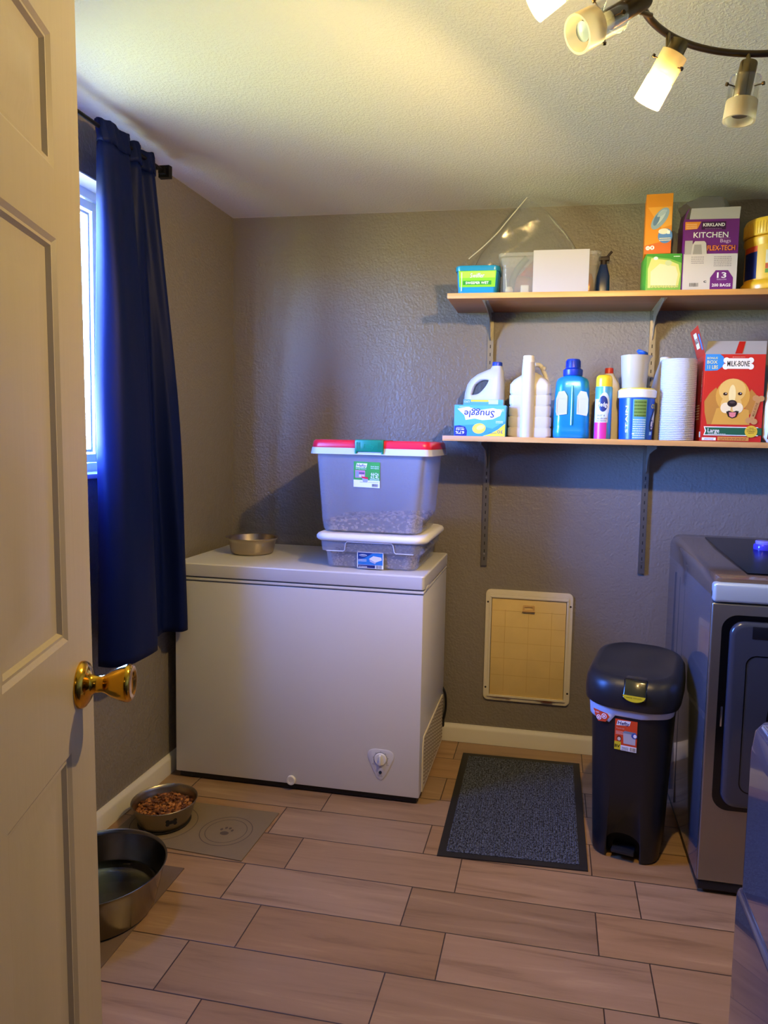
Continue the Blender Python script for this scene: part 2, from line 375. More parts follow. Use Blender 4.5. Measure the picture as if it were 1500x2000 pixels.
# window: vinyl frame, sliding sash, pane, sill
VINYL = M('#dfe6ea', .3)
wn = thing('window_1', 'white vinyl window behind the navy curtain on the left wall', 'window', (0, 0, 0)); wn['kind'] = 'structure'
fr = MB()
def frame_yz(m, y0, y1, z0, z1, wd, x0, x1):
    m.box(x0, x1, y0, y0+wd, z0, z1, .002); m.box(x0, x1, y1-wd, y1, z0, z1, .002)
    m.box(x0, x1, y0+wd, y1-wd, z0, z0+wd, .002); m.box(x0, x1, y0+wd, y1-wd, z1-wd, z1, .002)
frame_yz(fr, WY0, WY1, WZ0, WZ1, .032, -.135, -.078); fr.build('window_frame', VINYL, wn)
sa = MB(); frame_yz(sa, WY0+.56, WY1-.034, WZ0+.034, WZ1-.034, .028, -.112, -.088)
frame_yz(sa, WY0+.594, WY1-.068, WZ0+.068, WZ1-.068, .010, -.108, -.094); sa.build('sash', VINYL, wn)
sb = MB(); frame_yz(sb, WY0+.034, WY0+.59, WZ0+.034, WZ1-.034, .028, -.132, -.114); sb.build('sash', VINYL, wn)
GLASS = clear_film('window_glass', .02)
MB().box(-.102, -.098, WY0+.59, WY1-.066, WZ0+.064, WZ1-.064).build('pane', GLASS, wn, smooth=0)
MB().box(-.124, -.120, WY0+.06, WY0+.56, WZ0+.064, WZ1-.064).build('pane', GLASS, wn, smooth=0)
si = MB(); si.box(-.078, .012, WY0-.01, WY1+.01, WZ0-.012, WZ0+.004, .003); si.build('window_sill', M('#e6e6e2', .35), wn)
rv = MB(); rv.box(-.078, -.0005, WY1-.004, WY1, WZ0+.004, WZ1); rv.box(-.078, -.0005, WY0, WY0+.004, WZ0+.004, WZ1); rv.box(-.078, -.0005, WY0, WY1, WZ1-.004, WZ1)
rv.build('reveal', M('#e2e0da', .5), wn, smooth=0)

# ------------------------------------------------------------------ six-panel door, ajar
DM, dnt, db = new_mat('door_paint'); db.inputs['Base Color'].default_value = lin('#a2967c'); db.inputs['Roughness'].default_value = .38
add_bump(dnt, db, 60, .25, .0015, 3, 'Object', (.9, .9, .05) if False else (1, 1, .06))
dr = thing('door_1', 'cream six-panel door standing open at the left', 'door', (.779, -2.133, .012), math.atan2(.945, -.326)); dr['kind'] = 'structure'
# local frame: +x towards the free edge (0 = free edge, negative = hinge), +y = away from the camera side, front face y=-.035..0
DW, DH, DT = .76, 2.032, .035
cols = [(-.665, -.470), (-.290, -.095)]
rows = [(.20, .898), (1.050, 1.563), (1.648, 1.808)]
lf = MB()
def door_face(m, yf, sgn):
    """raised-panel face built from a grid of stiles/rails with stepped moulding"""
    xs = [-DW, cols[0][0], cols[0][1], cols[1][0], cols[1][1], 0]; zs = [0]
    for a, b in rows: zs += [a, b]
    zs.append(DH)
    for i in range(5):
        for j in range(len(zs)-1):
            x0, x1, z0, z1 = xs[i], xs[i+1], zs[j], zs[j+1]
            if i in (1, 3) and j in (1, 3, 5):
                rr = []
                for ins, dp in ((0, 0), (.006, .004), (.010, .0035), (.014, .009), (.030, .009), (.060, .0025)):
                    rr.append([(x0+ins, yf+sgn*dp, z0+ins), (x1-ins, yf+sgn*dp, z0+ins), (x1-ins, yf+sgn*dp, z1-ins), (x0+ins, yf+sgn*dp, z1-ins)])
                m.loft(rr, False, True)
            else: m.loft([[(x0, yf, z0), (x1, yf, z0), (x1, yf, z1), (x0, yf, z1)]], False, True)
door_face(lf, -DT, 1); door_face(lf, 0, -1)
lf.loft([[(-DW, -DT, 0), (0, -DT, 0), (0, -DT, DH), (-DW, -DT, DH)], [(-DW, 0, 0), (0, 0, 0), (0, 0, DH), (-DW, 0, DH)]], False, False)
bmesh.ops.remove_doubles(lf.bm, verts=lf.bm.verts, dist=1e-5)
leaf = lf.build('door_leaf', DM, dr, smooth=25)
BRASS = M('#d9a534', .14, 1.0)
for side in (-1, 1):
    kn = MB(); T = axis_T((-.050, -DT if side < 0 else 0, .975), (-.050, -DT-1 if side < 0 else 1, .975))
    kn.lathe([(.0, 0), (.0325, 0), (.0325, .003), (.030, .007), (.024, .011), (.015, .014), (.0125, .018), (.0115, .028), (.0135, .033), (.0195, .042), (.0235, .052), (.0262, .060), (.0262, .064), (.0235, .068), (.019, .0685), (.015, .066), (.0, .065)], seg=48, cap0=False, cap1=False, T=T)
    bmesh.ops.remove_doubles(kn.bm, verts=kn.bm.verts, dist=1e-6)
    kn.build('door_knob', BRASS, dr, smooth=50)
kp = MB(); kp.box(-.001, .001, -.028, -.007, .945, 1.005, .0008); kp.build('latch_plate', BRASS, dr)
dr.rotation_euler = (Matrix.Rotation(math.atan2(.945, -.326), 4, 'Z') @ Matrix.Rotation(math.radians(-.6), 4, 'X')).to_euler()   # hangs slightly out of plumb

# ------------------------------------------------------------------ curtain and rod
NAVY, cnt, cb = new_mat('navy_satin'); cb.inputs['Base Color'].default_value = lin('#081440'); cb.inputs['Roughness'].default_value = .5
cb.inputs['Sheen Weight'].default_value = 0; cb.inputs['Sheen Tint'].default_value = lin('#3a55b0'); cb.inputs['Specular IOR Level'].default_value = .12
add_bump(cnt, cb, 7, .35, .012, 3, 'Object', (1, 1, .25))
IRON = M('#15110f', .45, .6)
rod = thing('curtain_rod', 'thin dark metal curtain rod with square finial above the window', 'curtain rod', (.09, -.75, 2.238))
MB().cyl((0, .012, 0), (0, -1.42, 0), .0065, seg=16).build('rod', IRON, rod)
fn = MB(); fn.box(-.012, .012, .010, .026, -.012, .012, .002)
fn.loft([[(-.020, .026, -.020), (.020, .026, -.020), (.020, .026, .020), (-.020, .026, .020)], [(-.021, .045, -.021), (.021, .045, -.021), (.021, .045, .021), (-.021, .045, .021)], [(-.003, .058, -.003), (.003, .058, -.003), (.003, .058, .003), (-.003, .058, .003)]])
fn.build('finial', IRON, rod, smooth=20)
for yb in (-.02, -1.38):
    bk = MB(); bk.box(-.090, -.084, yb-.012, yb+.012, -.03, .03, .002); bk.box(-.086, .004, yb-.005, yb+.005, -.012, -.004, .001); bk.build('rod_bracket', IRON, rod)
def spline(P, n):
    out = []
    for i in range(len(P)-1):
        p0, p1, p2, p3 = P[max(i-1, 0)], P[i], P[i+1], P[min(i+2, len(P)-1)]
        for k in range(n):
            t = k/n
            out.append(tuple(.5*((2*b)+(c-a)*t+(2*a-5*b+4*c-d)*t*t+(-a+3*b-3*c+d)*t**3) for a, b, c, d in zip(p0, p1, p2, p3)))
    out.append(P[-1]); return out
cu = thing('curtain', 'long navy blue satin curtain panel hanging right of the window', 'curtain', (0, -.83, .60))
# plan of the folds (x from the wall, y along it) near the hem and near the rod
hem = [(.070, -1.088), (.118, -1.088), (.155, -1.05), (.160, -.97), (.155, -.900), (.142, -.880), (.080, -.884), (.052, -.862), (.056, -.800), (.066, -.740), (.056, -.692), (.078, -.674), (.112, -.668), (.122, -.650), (.120, -.628), (.098, -.612), (.066, -.612)]
top = [(.078, -1.070), (.100, -1.075), (.112, -1.05), (.108, -1.005), (.112, -.96), (.100, -.945), (.078, -.950), (.078, -.925), (.104, -.905), (.106, -.885), (.086, -.872), (.078, -.862), (.080, -.845), (.104, -.828), (.106, -.81), (.096, -.79), (.076, -.782)]
def curtain(par, hem, top, ymir=None):
    oy, oz = par.location.y, par.location.z
    A, B_ = spline(hem, 6), spline(top, 6); rings = []; NZ = 60
    f_y = (lambda y: y) if ymir is None else (lambda y: ymir-y)
    for j in range(NZ+1):
        f = j/NZ; z = .603+(2.205-.603)*f; t = f**1.7; bulge = math.sin(PI*f)*0.012
        rings.append([(a[0]*(1-t)+b[0]*t+bulge*math.sin(i*.35+f*5)*.35, f_y(a[1]*(1-t)+b[1]*t+.006*math.sin(f*9+i*.12)*math.sin(PI*f))-oy, z-oz) for i, (a, b) in enumerate(zip(A, B_))])
    cl = MB().loft(rings, False, False, closed=False).build('cloth', NAVY, par, smooth=80)
    so = cl.modifiers.new('thickness', 'SOLIDIFY'); so.thickness = .0022
    hd = MB(); rings = []
    for j, (z, ox) in enumerate([(2.198, 0), (2.212, .001), (2.226, -.001), (2.240, -.002), (2.250, -.002), (2.258, -.003), (2.262, -.004)]):
        rings.append([(b[0]+ox+.002*math.sin(i*1.3+j), f_y(b[1])-oy, z+.003*math.sin(i*.55)-oz) for i, b in enumerate(B_)])
    hd.loft(rings, False, False, closed=False); h_ = hd.build('rod_pocket', NAVY, par, smooth=80)
    so = h_.modifiers.new('thickness', 'SOLIDIFY'); so.thickness = .0022
curtain(cu, hem, top)
cu2 = thing('curtain', 'unseen navy blue curtain panel added behind the open door to narrow the window light', 'curtain', (0, -1.73, .60))  # unseen second panel, added to narrow the gap that lets daylight in
curtain(cu2, hem, top, -2.56)

# ------------------------------------------------------------------ ceiling light with track heads
BRONZE = M('#5a4730', .32, .9); NICKEL = M('#7d6c4c', .3, 1.0)
cl_ = thing('ceiling_light', 'curved bronze track light with glass spot heads under the ceiling', 'ceiling light', (1.87, -1.70, H))
RZ = 2.15-H
rg = MB(); rg.tube([(.31*math.cos(2*PI*k/96), .31*math.sin(2*PI*k/96), RZ) for k in range(96)], .0068, 12, closed=True); rg.build('ring_rail', BRONZE, cl_)
cn = MB(); cn.lathe([(.06, 0), (.06, -.012), (.05, -.024), (.012, -.028), (.010, -.15), (.012, RZ+.008)], seg=32); cn.build('canopy', BRONZE, cl_)
sp_ = MB(); sp_.cyl((-.31, 0, RZ), (.31, 0, RZ), .0055, seg=12); sp_.build('crossbar', BRONZE, cl_)
CLEARG = clear_film('clear_glass', .06); 
def lamp_head(i, hang, piv, s0, s1, g0, g1, rad, frost, lit):
    """hang: point on the rail, piv: pivot, s0-s1 socket axis, g0-g1 glass axis (world coordinates)"""
    o = Vector((1.87, -1.70, H)); V = lambda q: Vector(q)-o
    hd = MB(); hd.cyl(V(hang), V(piv), .0045, seg=12); hd.lathe([(.0001, 0), (.0165, 0), (.0175, .003), (.0175, (Vector(s1)-Vector(s0)).length-.003), (.015, (Vector(s1)-Vector(s0)).length), (.0001, (Vector(s1)-Vector(s0)).length)], seg=28, cap0=False, cap1=False, T=axis_T(V(s0), V(s1)))
    L = (Vector(g1)-Vector(g0)).length; T = axis_T(V(g0), V(g1))
    h = hd.build('lamp_head', NICKEL if i != 1 else BRONZE, cl_, smooth=40)
    cut = L*(1-frost)
    gl = MB(); gl.lathe([(rad, 0), (rad, cut), (rad-.0025, cut), (rad-.0025, 0), (rad, 0)], seg=36, cap0=False, cap1=False, T=T); gl.build('glass_shade', CLEARG if not lit else frosted('warm_glass%d' % i, '#f4e0b0', .55, .7), h)
    fm = frosted('frost%d' % i, '#d8cba8' if not lit else '#efe4c4', .35, .6, .4)
    if lit:
        b = fm.node_tree.nodes['Principled BSDF']; b.inputs['Emission Color'].default_value = lin('#ffd88a'); b.inputs['Emission Strength'].default_value = 9
    ft = MB(); ft.lathe([(rad+.0005, cut), (rad+.0012, L), (rad-.003, L), (rad-.003, cut), (rad+.0005, cut)], seg=36, cap0=False, cap1=False, T=T); ft.build('frosted_tip', fm, h)
    bb = MB(); bb.lathe([(.0001, cut*.75), (.012, cut*.8), (.0165, L*.82), (.0165, L*.86), (.0001, L*.87)], seg=24, cap0=False, cap1=False, T=T)
    bb.build('bulb', M('#fff3d8', .3, emit=('#ffdf9c', 40.0)) if lit else M('#4d4840', .35, .8), h)
    for a in (0.4, 2.5, 4.6):
        sc_ = MB(); c, s = math.cos(a), math.sin(a)
        sc_.cyl(T @ Vector((c*(rad-.010), s*(rad-.010), cut*.42)), T @ Vector((c*(rad+.009), s*(rad+.009), cut*.42)), .0013, seg=8)
        sc_.cyl(T @ Vector((c*(rad+.007), s*(rad+.007), cut*.42)), T @ Vector((c*(rad+.011), s*(rad+.011), cut*.42)), .0038, seg=12); sc_.build('set_screw', BRONZE, h)
    if not lit: return
    at = Vector(g0)+(Vector(g1)-Vector(g0))*.95
    lamp('bulb_glow', tuple(at), LAMP_GLOW if i == 2 else LAMP_SIDE, WARM, .022)
    if i == 2:   # the reflector bulb throws its light out of the open end
        l = bpy.data.lights.new('reflector_light', 'SPOT'); l.energy = LAMP_MAIN; l.color = WARM; l.shadow_soft_size = .022; l.spot_size = PI; l.spot_blend = .18
        q = bpy.data.objects.new('reflector_light', l); C.objects.link(q); q.location = at
        q.rotation_euler = (Vector(g1)-Vector(g0)).to_track_quat('-Z', 'Y').to_euler()
lamp_head(1, (1.60, -1.56, 2.15), (1.575, -1.60, 2.136), (1.583, -1.615, 2.150), (1.516, -1.665, 2.090), (1.530, -1.655, 2.104), (1.462, -1.70, 2.050), .031, .42, False)
lamp_head(2, (1.641, -1.497, 2.147), (1.640, -1.51, 2.105), (1.661, -1.525, 2.118), (1.637, -1.512, 2.068), (1.652, -1.520, 2.097), (1.606, -1.495, 2.017), .0265, .48, True)
lamp_head(3, (1.815, -1.397, 2.147), (1.816, -1.40, 2.128), (1.817, -1.40, 2.130), (1.804, -1.40, 2.056), (1.812, -1.40, 2.098), (1.803, -1.40, 2.014), .031, .45, False)
lamp_head(0, (1.561, -1.73, 2.15), (1.52, -1.72, 2.14), (1.53, -1.72, 2.165), (1.452, -1.72, 2.145), (1.47, -1.72, 2.150), (1.385, -1.72, 2.092), .0265, .48, True)

# ------------------------------------------------------------------ chest freezer
FW = M('#d7d6d4', .33, spec=.5, bump=(420, .08, .0006)); FWI = M('#d7d5d2', .4)
FX0, FX1, FY0, FY1 = .048, 1.012, -.593, -.045
fz = thing('chest_freezer', 'white chest freezer standing in the back left corner', 'freezer', (.53, -.32, 0))
def L3(x, y, z, o=(.53, -.32, 0)): return (x-o[0], y-o[1], z-o[2])
ox, oy = .53, -.32
b = MB(); b.box(FX0-ox, FX1-ox, FY0-oy, FY1-oy, .028, .782, .004); b.build('body', FW, fz)
b = MB(); b.box(FX0+.012-ox, FX1-.012-ox, FY0+.012-oy, FY1-.012-oy, .006, .03); 
for x in (FX0+.05, FX1-.05):
    for y in (FY0+.05, FY1-.05): b.cyl((x-ox, y-oy, 0), (x-ox, y-oy, .012), .016, seg=16)
b.build('base', M('#161412', .6), fz)
b = MB(); b.box(FX0+.004-ox, FX1-.004-ox, FY0+.005-oy, FY1-.004-oy, .780, .802, .002); b.build('gasket', M('#8f8d8a', .5), fz)
b = MB(); b.box(FX0-.002-ox, FX1+.002-ox, FY0-.004-oy, FY1-oy, .786, .795, .002); b.build('rim', FWI, fz)
lid = MB(); w_, d_ = FX1-FX0+.008, FY1-FY0+.008; cx_, cy_ = (FX0+FX1)/2-ox, (FY0+FY1)/2-oy-.002
lid.stack([(rrect(w_-.002, d_-.002, .012), .802), (rrect(w_, d_, .013), .805), (rrect(w_, d_, .013), .846), (rrect(w_-.003, d_-.003, .012), .849), (rrect(w_-.010, d_-.010, .010), .8505)], cx_, cy_)
ld = lid.build('lid', FW, fz, smooth=22)
hg = MB(); hg.box(FX1-.001-ox, FX1+.006-ox, FY0+.04-oy, FY0+.075-oy, .796, .806, .001); hg.build('hinge_tab', FWI, ld)
# control panel: rounded triangle with dial, scale marks and lamp
pc = (.867, .150)
def rtri(s, r, n=8):
    P = [(-s*1.12, s*.86), (s*1.12, s*.86), (0, -s*1.55)]; out = []
    for i in range(3):
        p, a, b2 = Vector(P[i]), Vector(P[i-1]), Vector(P[(i+1) % 3])
        da, db_ = (a-p).normalized(), (b2-p).normalized()
        q0, q1 = p+da*r, p+db_*r
        for k in range(n+1):
            t = k/n; out.append(tuple(q0*(1-t)**2+p*2*t*(1-t)+q1*t*t))
    return out
b = MB()
for sgn in (1,):
    o1 = rtri(.058, .052); o2 = rtri(.054, .048)
    b.loft([[(pc[0]-ox+x, FY0-oy+.001, pc[1]+z) for x, z in o1], [(pc[0]-ox+x, FY0-oy-.002, pc[1]+z) for x, z in o1], [(pc[0]-ox+x, FY0-oy-.0035, pc[1]+z) for x, z in o2]])
cp = b.build('control_panel', M('#cfced0', .35), fz)
T = axis_T((pc[0]-ox, FY0-oy-.003, pc[1]+.014), (pc[0]-ox, FY0-oy-1, pc[1]+.014))
b = MB(); b.lathe([(.0225, 0), (.0225, .004), (.021, .006), (.001, .006)], seg=36, T=T); b.box(pc[0]-ox-.004, pc[0]-ox+.004, FY0-oy-.019, FY0-oy-.008, pc[1]-.004, pc[1]+.032, .002); b.build('dial', M('#e4e3e0', .3), cp)
pr_ = Print(plane_map((pc[0]-ox, FY0-oy-.0035, pc[1])))
GREYP = M('#3b4046', .5)
for k in range(7):
    a = math.radians(-30+40*k); pr_.rect(.0285*math.cos(a)-.0012, .014+.0285*math.sin(a)-.0008, .0285*math.cos(a)+.0012, .014+.0285*math.sin(a)+.0008, GREYP)
pr_.hold = 1
ring_pts = [(.026*math.cos(math.radians(a)), .014+.026*math.sin(math.radians(a))) for a in range(-30, 211, 12)]
for (a, b2), (c, d) in zip(ring_pts, ring_pts[1:]): pr_.poly([(a, b2), (c, d), (c*.965, .014+(d-.014)*.965), (a*.965, .014+(b2-.014)*.965)], GREYP)
pr_.hold = 0
pr_.text('OFF', 0, -.0165, GREYP, .004); pr_.text('MIN', -.027, -.006, GREYP, .003); pr_.text('MAX', .027, -.006, GREYP, .003); pr_.lines(-.008, -.050, .008, -.047, GREYP, 1)
pr_.build('scale_print', cp)
b = MB(); b.cyl((pc[0]-ox, FY0-oy-.003, pc[1]-.036), (pc[0]-ox, FY0-oy-.006, pc[1]-.036), .0058, seg=20); b.build('power_lamp', M('#182a44', .2), cp)
b = MB(); T = axis_T((.522-ox, FY0-oy, .044), (.522-ox, FY0-oy-1, .044)); b.lathe([(.018, 0), (.018, .006), (.016, .009), (.010, .009), (.009, .0075), (.001, .0075)], seg=32, T=T); b.build('drain_plug', M('#dcd8cc', .4), fz)
# side grille with herringbone slots
gx = FX1-ox; gp = [(-.545, .030), (-.082, .030), (-.082, .236), (-.528, .236), (-.545, .20)]
b = MB(); b.prism([(y-oy, z) for y, z in gp], gx-.001, gx+.004, 'x'); b.bevel(.0015, 2)
gr = b.build('side_grille', M('#d8cfba', .4), fz)
b = MB()
for i in range(19):
    for j in range(13):
        y = -.525+i*.0235; z = .045+j*.0142
        s = 1 if i % 2 else -1
        pts = [(y, z), (y+.019, z+.006*s), (y+.019, z+.006*s+.0062), (y, z+.0062)]
        if s < 0: pts = [(q[0], q[1]+.006) for q in pts]
        b.loft([[(gx+.0035, q[0]-oy, q[1]) for q in pts], [(gx+.0046, q[0]-oy, q[1]) for q in pts]])
b.build('grille_slots', M('#8a7a60', .6), gr, smooth=0)
b = MB(); b.tube(spline([(.47, .268+.0, .27), (.492, .262, .23), (.496, .262, .17), (.488, .262, .12), (.478, .262, .10)], 6), .0055, 10)
b.box(.468, .492, .250, .268, .085, .115, .002); b.build('power_cord', M('#0e0e0e', .5), fz)

# steel bowl on the freezer
def bowl(name, label, loc, rt, rb, h, mat, flare=.006, group=None, parts=()):
    t = thing(name, label, 'bowl', loc, 0, group)
    b = MB(); th = .0014
    pr = [(0.0005, .004), (rb*.7, .0035), (rb-.006, .001), (rb, .004), (rb+.004, .010)]
    for k in range(1, 8): f = k/7; pr.append((rb+.004+(rt-rb-.004)*f**.9, .010+(h-.012-.010)*f))
    pr += [(rt+flare*.6, h-.004), (rt+flare, h-.0005), (rt+flare-.001, h+.001), (rt+.0005, h-.0008)]
    for k in range(7, 0, -1): f = k/7; pr.append((rb+.004+(rt-rb-.004)*f**.9-th, .010+(h-.012-.010)*f))
    pr += [(rb-.002, .0075), (rb-.008, .0055), (0.0005, .006)]
    b.lathe(pr, seg=72, cap0=False, cap1=False); b.build('bowl_shell', mat, t, smooth=60); return t
bt = bowl('dog_bowl', 'empty steel dog bowl with flared rim on top of the freezer', (.235, -.31, .8505), .096, .082, .068, M('#b5a793', .34, 1.0), .012)

# ------------------------------------------------------------------ storage bins
BINP = frosted('bin_plastic', '#e6e9f8', .73, .5, .2)
BINR = M('#e6e6ea', .3)
def shell(m, secs, th, floor=.003):
    """hollow tub from outer sections [(w,d,r,z)] with thickness th"""
    out = [(rrect(w, d, r, 6), z) for w, d, r, z in secs]; inn = [(rrect(w-2*th, d-2*th, max(r-th, .002), 6), max(z, secs[0][3]+floor)) for w, d, r, z in secs[::-1]]
    m.stack(out+inn, cap0=True, cap1=True); return m
RED = M('#e01f3c', .3, coat=.2); GREEN = M('#0d7a5a', .35)
bz1 = .852
small = thing('storage_bin', 'low clear plastic bin with white lid on the freezer', 'storage bin', (.797, -.325, bz1))
b = MB(); shell(b, [(.325, .375, .03, 0), (.345, .392, .035, .006), (.362, .405, .04, .060), (.385, .432, .04, .064), (.398, .445, .045, .112)], .0022)
sbd = b.build('body', BINP, small, smooth=45)
b = MB(); pth = [(-.165, -.0005), (-.100, -.0005), (-.094, .004), (-.090, .030), (-.084, .036), (.084, .036), (.090, .030), (.094, .004), (.100, -.0005), (.165, -.0005)]
b.tube([(x, -.2175-z*.18, .066+z) for x, z in pth], .0016, 8); b.build('rib', M('#dfe4f0', .3), sbd)
b = MB(); w0, d0 = .425, .46
b.stack([(rrect(w0-.006, d0-.006, .055, 8), .104), (rrect(w0+.004, d0+.004, .058, 8), .110), (rrect(w0+.004, d0+.004, .058, 8), .119), (rrect(w0-.008, d0-.008, .054, 8), .127), (rrect(w0-.030, d0-.030, .048, 8), .131), (rrect(w0-.060, d0-.060, .04, 8), .128), (rrect(w0-.070, d0-.070, .04, 8), .1275)])
b.build('lid', M('#f1efea', .35), small, smooth=50)
def bin_kibble(name, label, cx, cy, z0, secs, h, size, slope=0.0, n=60, seed=1, col='#9a8672'):
    """heap with a rounded footprint; secs: (w, d, r, z) of the tub inside at its foot and at the fill line"""
    rnd = random.Random(seed); m = MB(); (w0, d0, r0), (w1, d1, r1) = secs
    top = lambda x: h*(1+slope*2*x/w1)
    ring = lambda f, z: [(cx+x*f, cy+y*f, z(x*f)) for x, y in rrect(w1, d1, r1, 6)]
    m.loft([[(cx+x*.95, cy+y*.95, z0) for x, y in rrect(w0, d0, r0, 6)]]+[ring(f, lambda x, q=q: z0+top(x)*q) for f, q in ((.95, .5), (.955, .90), (.8, .96), (.4, 1.0))])
    o0, o1 = rrect(w0, d0, r0, 6), rrect(w1, d1, r1, 6)
    def piece(x, y, z, s):
        T = Matrix.Translation((x, y, z)) @ Matrix.Rotation(rnd.uniform(0, PI), 4, 'Z') @ Matrix.Rotation(rnd.uniform(-1, 1), 4, 'X')
        m.mat(rnd.choice((0, 1, 1, 2))); m.box(-s, s, -s*.8, s*.8, -s*.5, s*.5, s*.3, T, 1)
    for k in range(n):
        x, y = rnd.uniform(-.45, .45)*w1, rnd.uniform(-.45, .45)*d1; piece(cx+x, cy+y, z0+top(x)*1.01, size)
    for k in range(n*9):
        t = rnd.random()*len(o1); i = int(t); f = t-i; a, b = o1[i % len(o1)], o1[(i+1) % len(o1)]; c, d = o0[i % len(o0)], o0[(i+1) % len(o0)]
        if abs(a[0]-b[0])+abs(a[1]-b[1]) > .1 or rnd.random() < .25:
            q = rnd.random(); x = (a[0]+(b[0]-a[0])*f)*q+(c[0]+(d[0]-c[0])*f)*(1-q); y = (a[1]+(b[1]-a[1])*f)*q+(c[1]+(d[1]-c[1])*f)*(1-q)
            piece(cx+x*.975, cy+y*.975, z0+top(x)*q, size)
    return tag(m.build(name, [M('#4a3c33', .8), M(col, .8), M('#b39b86', .8)], smooth=0), label, 'dog food', None, 'stuff')
bin_kibble('kibble', 'small brown kibble filling half of the low bin', .797, -.325, bz1+.0035, ((.312, .362, .03), (.342, .386, .04)), .052, .0040, .0, 300, 3)
big = thing('storage_bin', 'tall clear plastic bin with red lid and green latch', 'storage bin', (.785, -.327, bz1+.131))
bz2 = bz1+.131
b = MB(); shell(b, [(.345, .315, .03, 0), (.378, .340, .04, .007), (.390, .348, .042, .04), (.425, .362, .03, .295), (.425, .362, .03, .318)], .0022)
# rim flange, slanted shoulder
bb = b.build('body', BINP, big, smooth=45)
b = MB(); o1, o2, i1 = rrect(.462, .388, .03, 6), rrect(.458, .384, .03, 6), rrect(.428, .366, .028, 6)
b.loft([[(x, y, .292) for x, y in rrect(.466, .392, .032, 6)], [(x, y, .316) for x, y in o2], [(x, y, .316) for x, y in i1], [(x, y, .292) for x, y in i1], [(x, y, .292) for x, y in rrect(.466, .392, .032, 6)]], False, False)
b.build('rim', frosted('bin_rim', '#e6e8ee', .05, .3), big, smooth=40)
b = MB(); b.stack([(rrect(.456, .384, .035, 6), .316), (rrect(.458, .386, .036, 6), .319), (rrect(.452, .380, .035, 6), .338), (rrect(.440, .368, .032, 6), .344), (rrect(.430, .358, .03, 6), .344), (rrect(.426, .354, .028, 6), .3415), (rrect(.15, .12, .02, 6), .3425)])
b.box(-.004, .004, -.17, .17, .342, .346, .001); b.box(-.20, -.09, -.155, -.147, .3415, .345, .001); b.box(.09, .20, -.155, -.147, .3415, .345, .001)
b.build('lid', RED, big, smooth=45)
b = MB(); b.box(-.054, .054, -.202, -.188, .303, .347, .004); b.box(-.052, .052, -.19, -.165, .342, .348, .002); b.box(-.054, -.046, -.2, -.188, .296, .306, .001); b.box(.046, .054, -.2, -.188, .296, .306, .001)
for k in (-1, 1):
    for q in range(4): b.box(k*(.034+q*.004)-.0008, k*(.034+q*.004)+.0008, -.2032, -.200, .312, .338)
lt = b.build('latch', GREEN, big)
pp = Print(plane_map((0, -.2021, .325))); pp.text('Hefty', 0, 0, M('#10906a', .3), .015, .042, bold=.02, shear=.2); pp.build('latch_lettering', lt)
def slope_map(O, x0w, dz): return None
# label on the sloping front face
BW, BB = M('#f2f4f6', .4), M('#17246b', .4)
tl = math.atan2(.007, .255); lp = Print(plane_map((-.012, -.1800, .218), (1, 0, -.02), (0, -math.sin(tl), math.cos(tl))))
GL = M('#3e9e3e', .4)
lp.rect(-.050, -.047, .050, .048, GL).rect(-.050, -.047, .050, -.020, BW, 1)
lp.poly([(-.042, .026), (-.002, .026), (.002, .042), (-.038, .042)], BW, 1).text('Hefty', -.020, .034, BB, .011, .036, 2, .03, .15)
lp.text('Storage Solutions', -.022, .022, BW, .0035, .040, 1, .02); lp.text('Stack Smart.', .031, .032, BW, .004, .032, 1, .03); lp.text('Save Space.', .031, .0255, BW, .004, .032, 1, .03)
lp.text('66Qt', .031, .004, BW, .010, .030, 1, .015); lp.text('62.4L', .031, -.007, BW, .010, .032, 1, .015); lp.lines(.012, -.018, .048, -.013, BW, 2)
lp.rect(-.044, -.012, -.006, .016, M('#c77fa0', .5), 1).rect(-.041, -.009, -.030, .012, M('#8797c9', .5), 2).rect(-.029, .002, -.008, .009, M('#6e4f77', .5), 2).rect(-.029, -.009, -.02, .000, M('#d8dcea', .5), 2).rect(-.018, -.009, -.009, .000, M('#e3c6d2', .5), 2)
lp.poly([(-.020, -.006), (.004, -.009), (.006, -.016), (-.016, -.013)], RED, 3).poly([(-.017, -.013), (.006, -.016), (.003, -.028), (-.013, -.028)], M('#9fa6d8', .5), 3)
lp.lines(-.026, -.028, -.014, -.0255, GREYP, 1, 2); lp.lines(.006, -.027, .046, -.0245, GREYP, 1, 2); lp.bars(.020, -.043, .045, -.032, GREYP, 14, 2)
lp.build('label', bb)
bin_kibble('kibble', 'pale kibble heaped at the bottom of the tall bin', .785, -.327, bz2+.0035, ((.332, .303, .03), (.378, .336, .04)), .046, .0058, .25, 260, 5)
NB = M('#1b3f8f', .35)
lp = Print(plane_map((.002, -.2085, .034), (1, 0, -.01), (0, -.06, 1)))
lp.rect(-.050, -.030, .050, .032, BW).rect(-.047, -.016, .047, .029, M('#2f7fd0', .35), 1).poly([(-.047, .029), (.010, .029), (-.020, .010), (-.047, .002)], NB, 2).poly([(-.005, .006), (.012, .018), (.042, .014), (.044, .004), (.020, -.006)], M('#e9e6f2', .4), 2).poly([(-.003, .003), (.020, -.006), (.020, -.012), (-.001, -.003)], M('#b9bbd8', .4), 3)
lp.ell(-.027, .019, .015, .0045, M('#c3ccd8', .4), 3).text('Sterilite', -.027, .019, NB, .005, .024, 4, .02).lines(-.045, -.004, -.014, .006, BW, 3, 3)
lp.rect(-.047, -.028, .018, -.017, M('#14206a', .35), 1).lines(-.044, -.027, -.012, -.020, BW, 2, 2).bars(.022, -.028, .045, -.017, GREYP, 13, 2); lp.build('label', sbd)

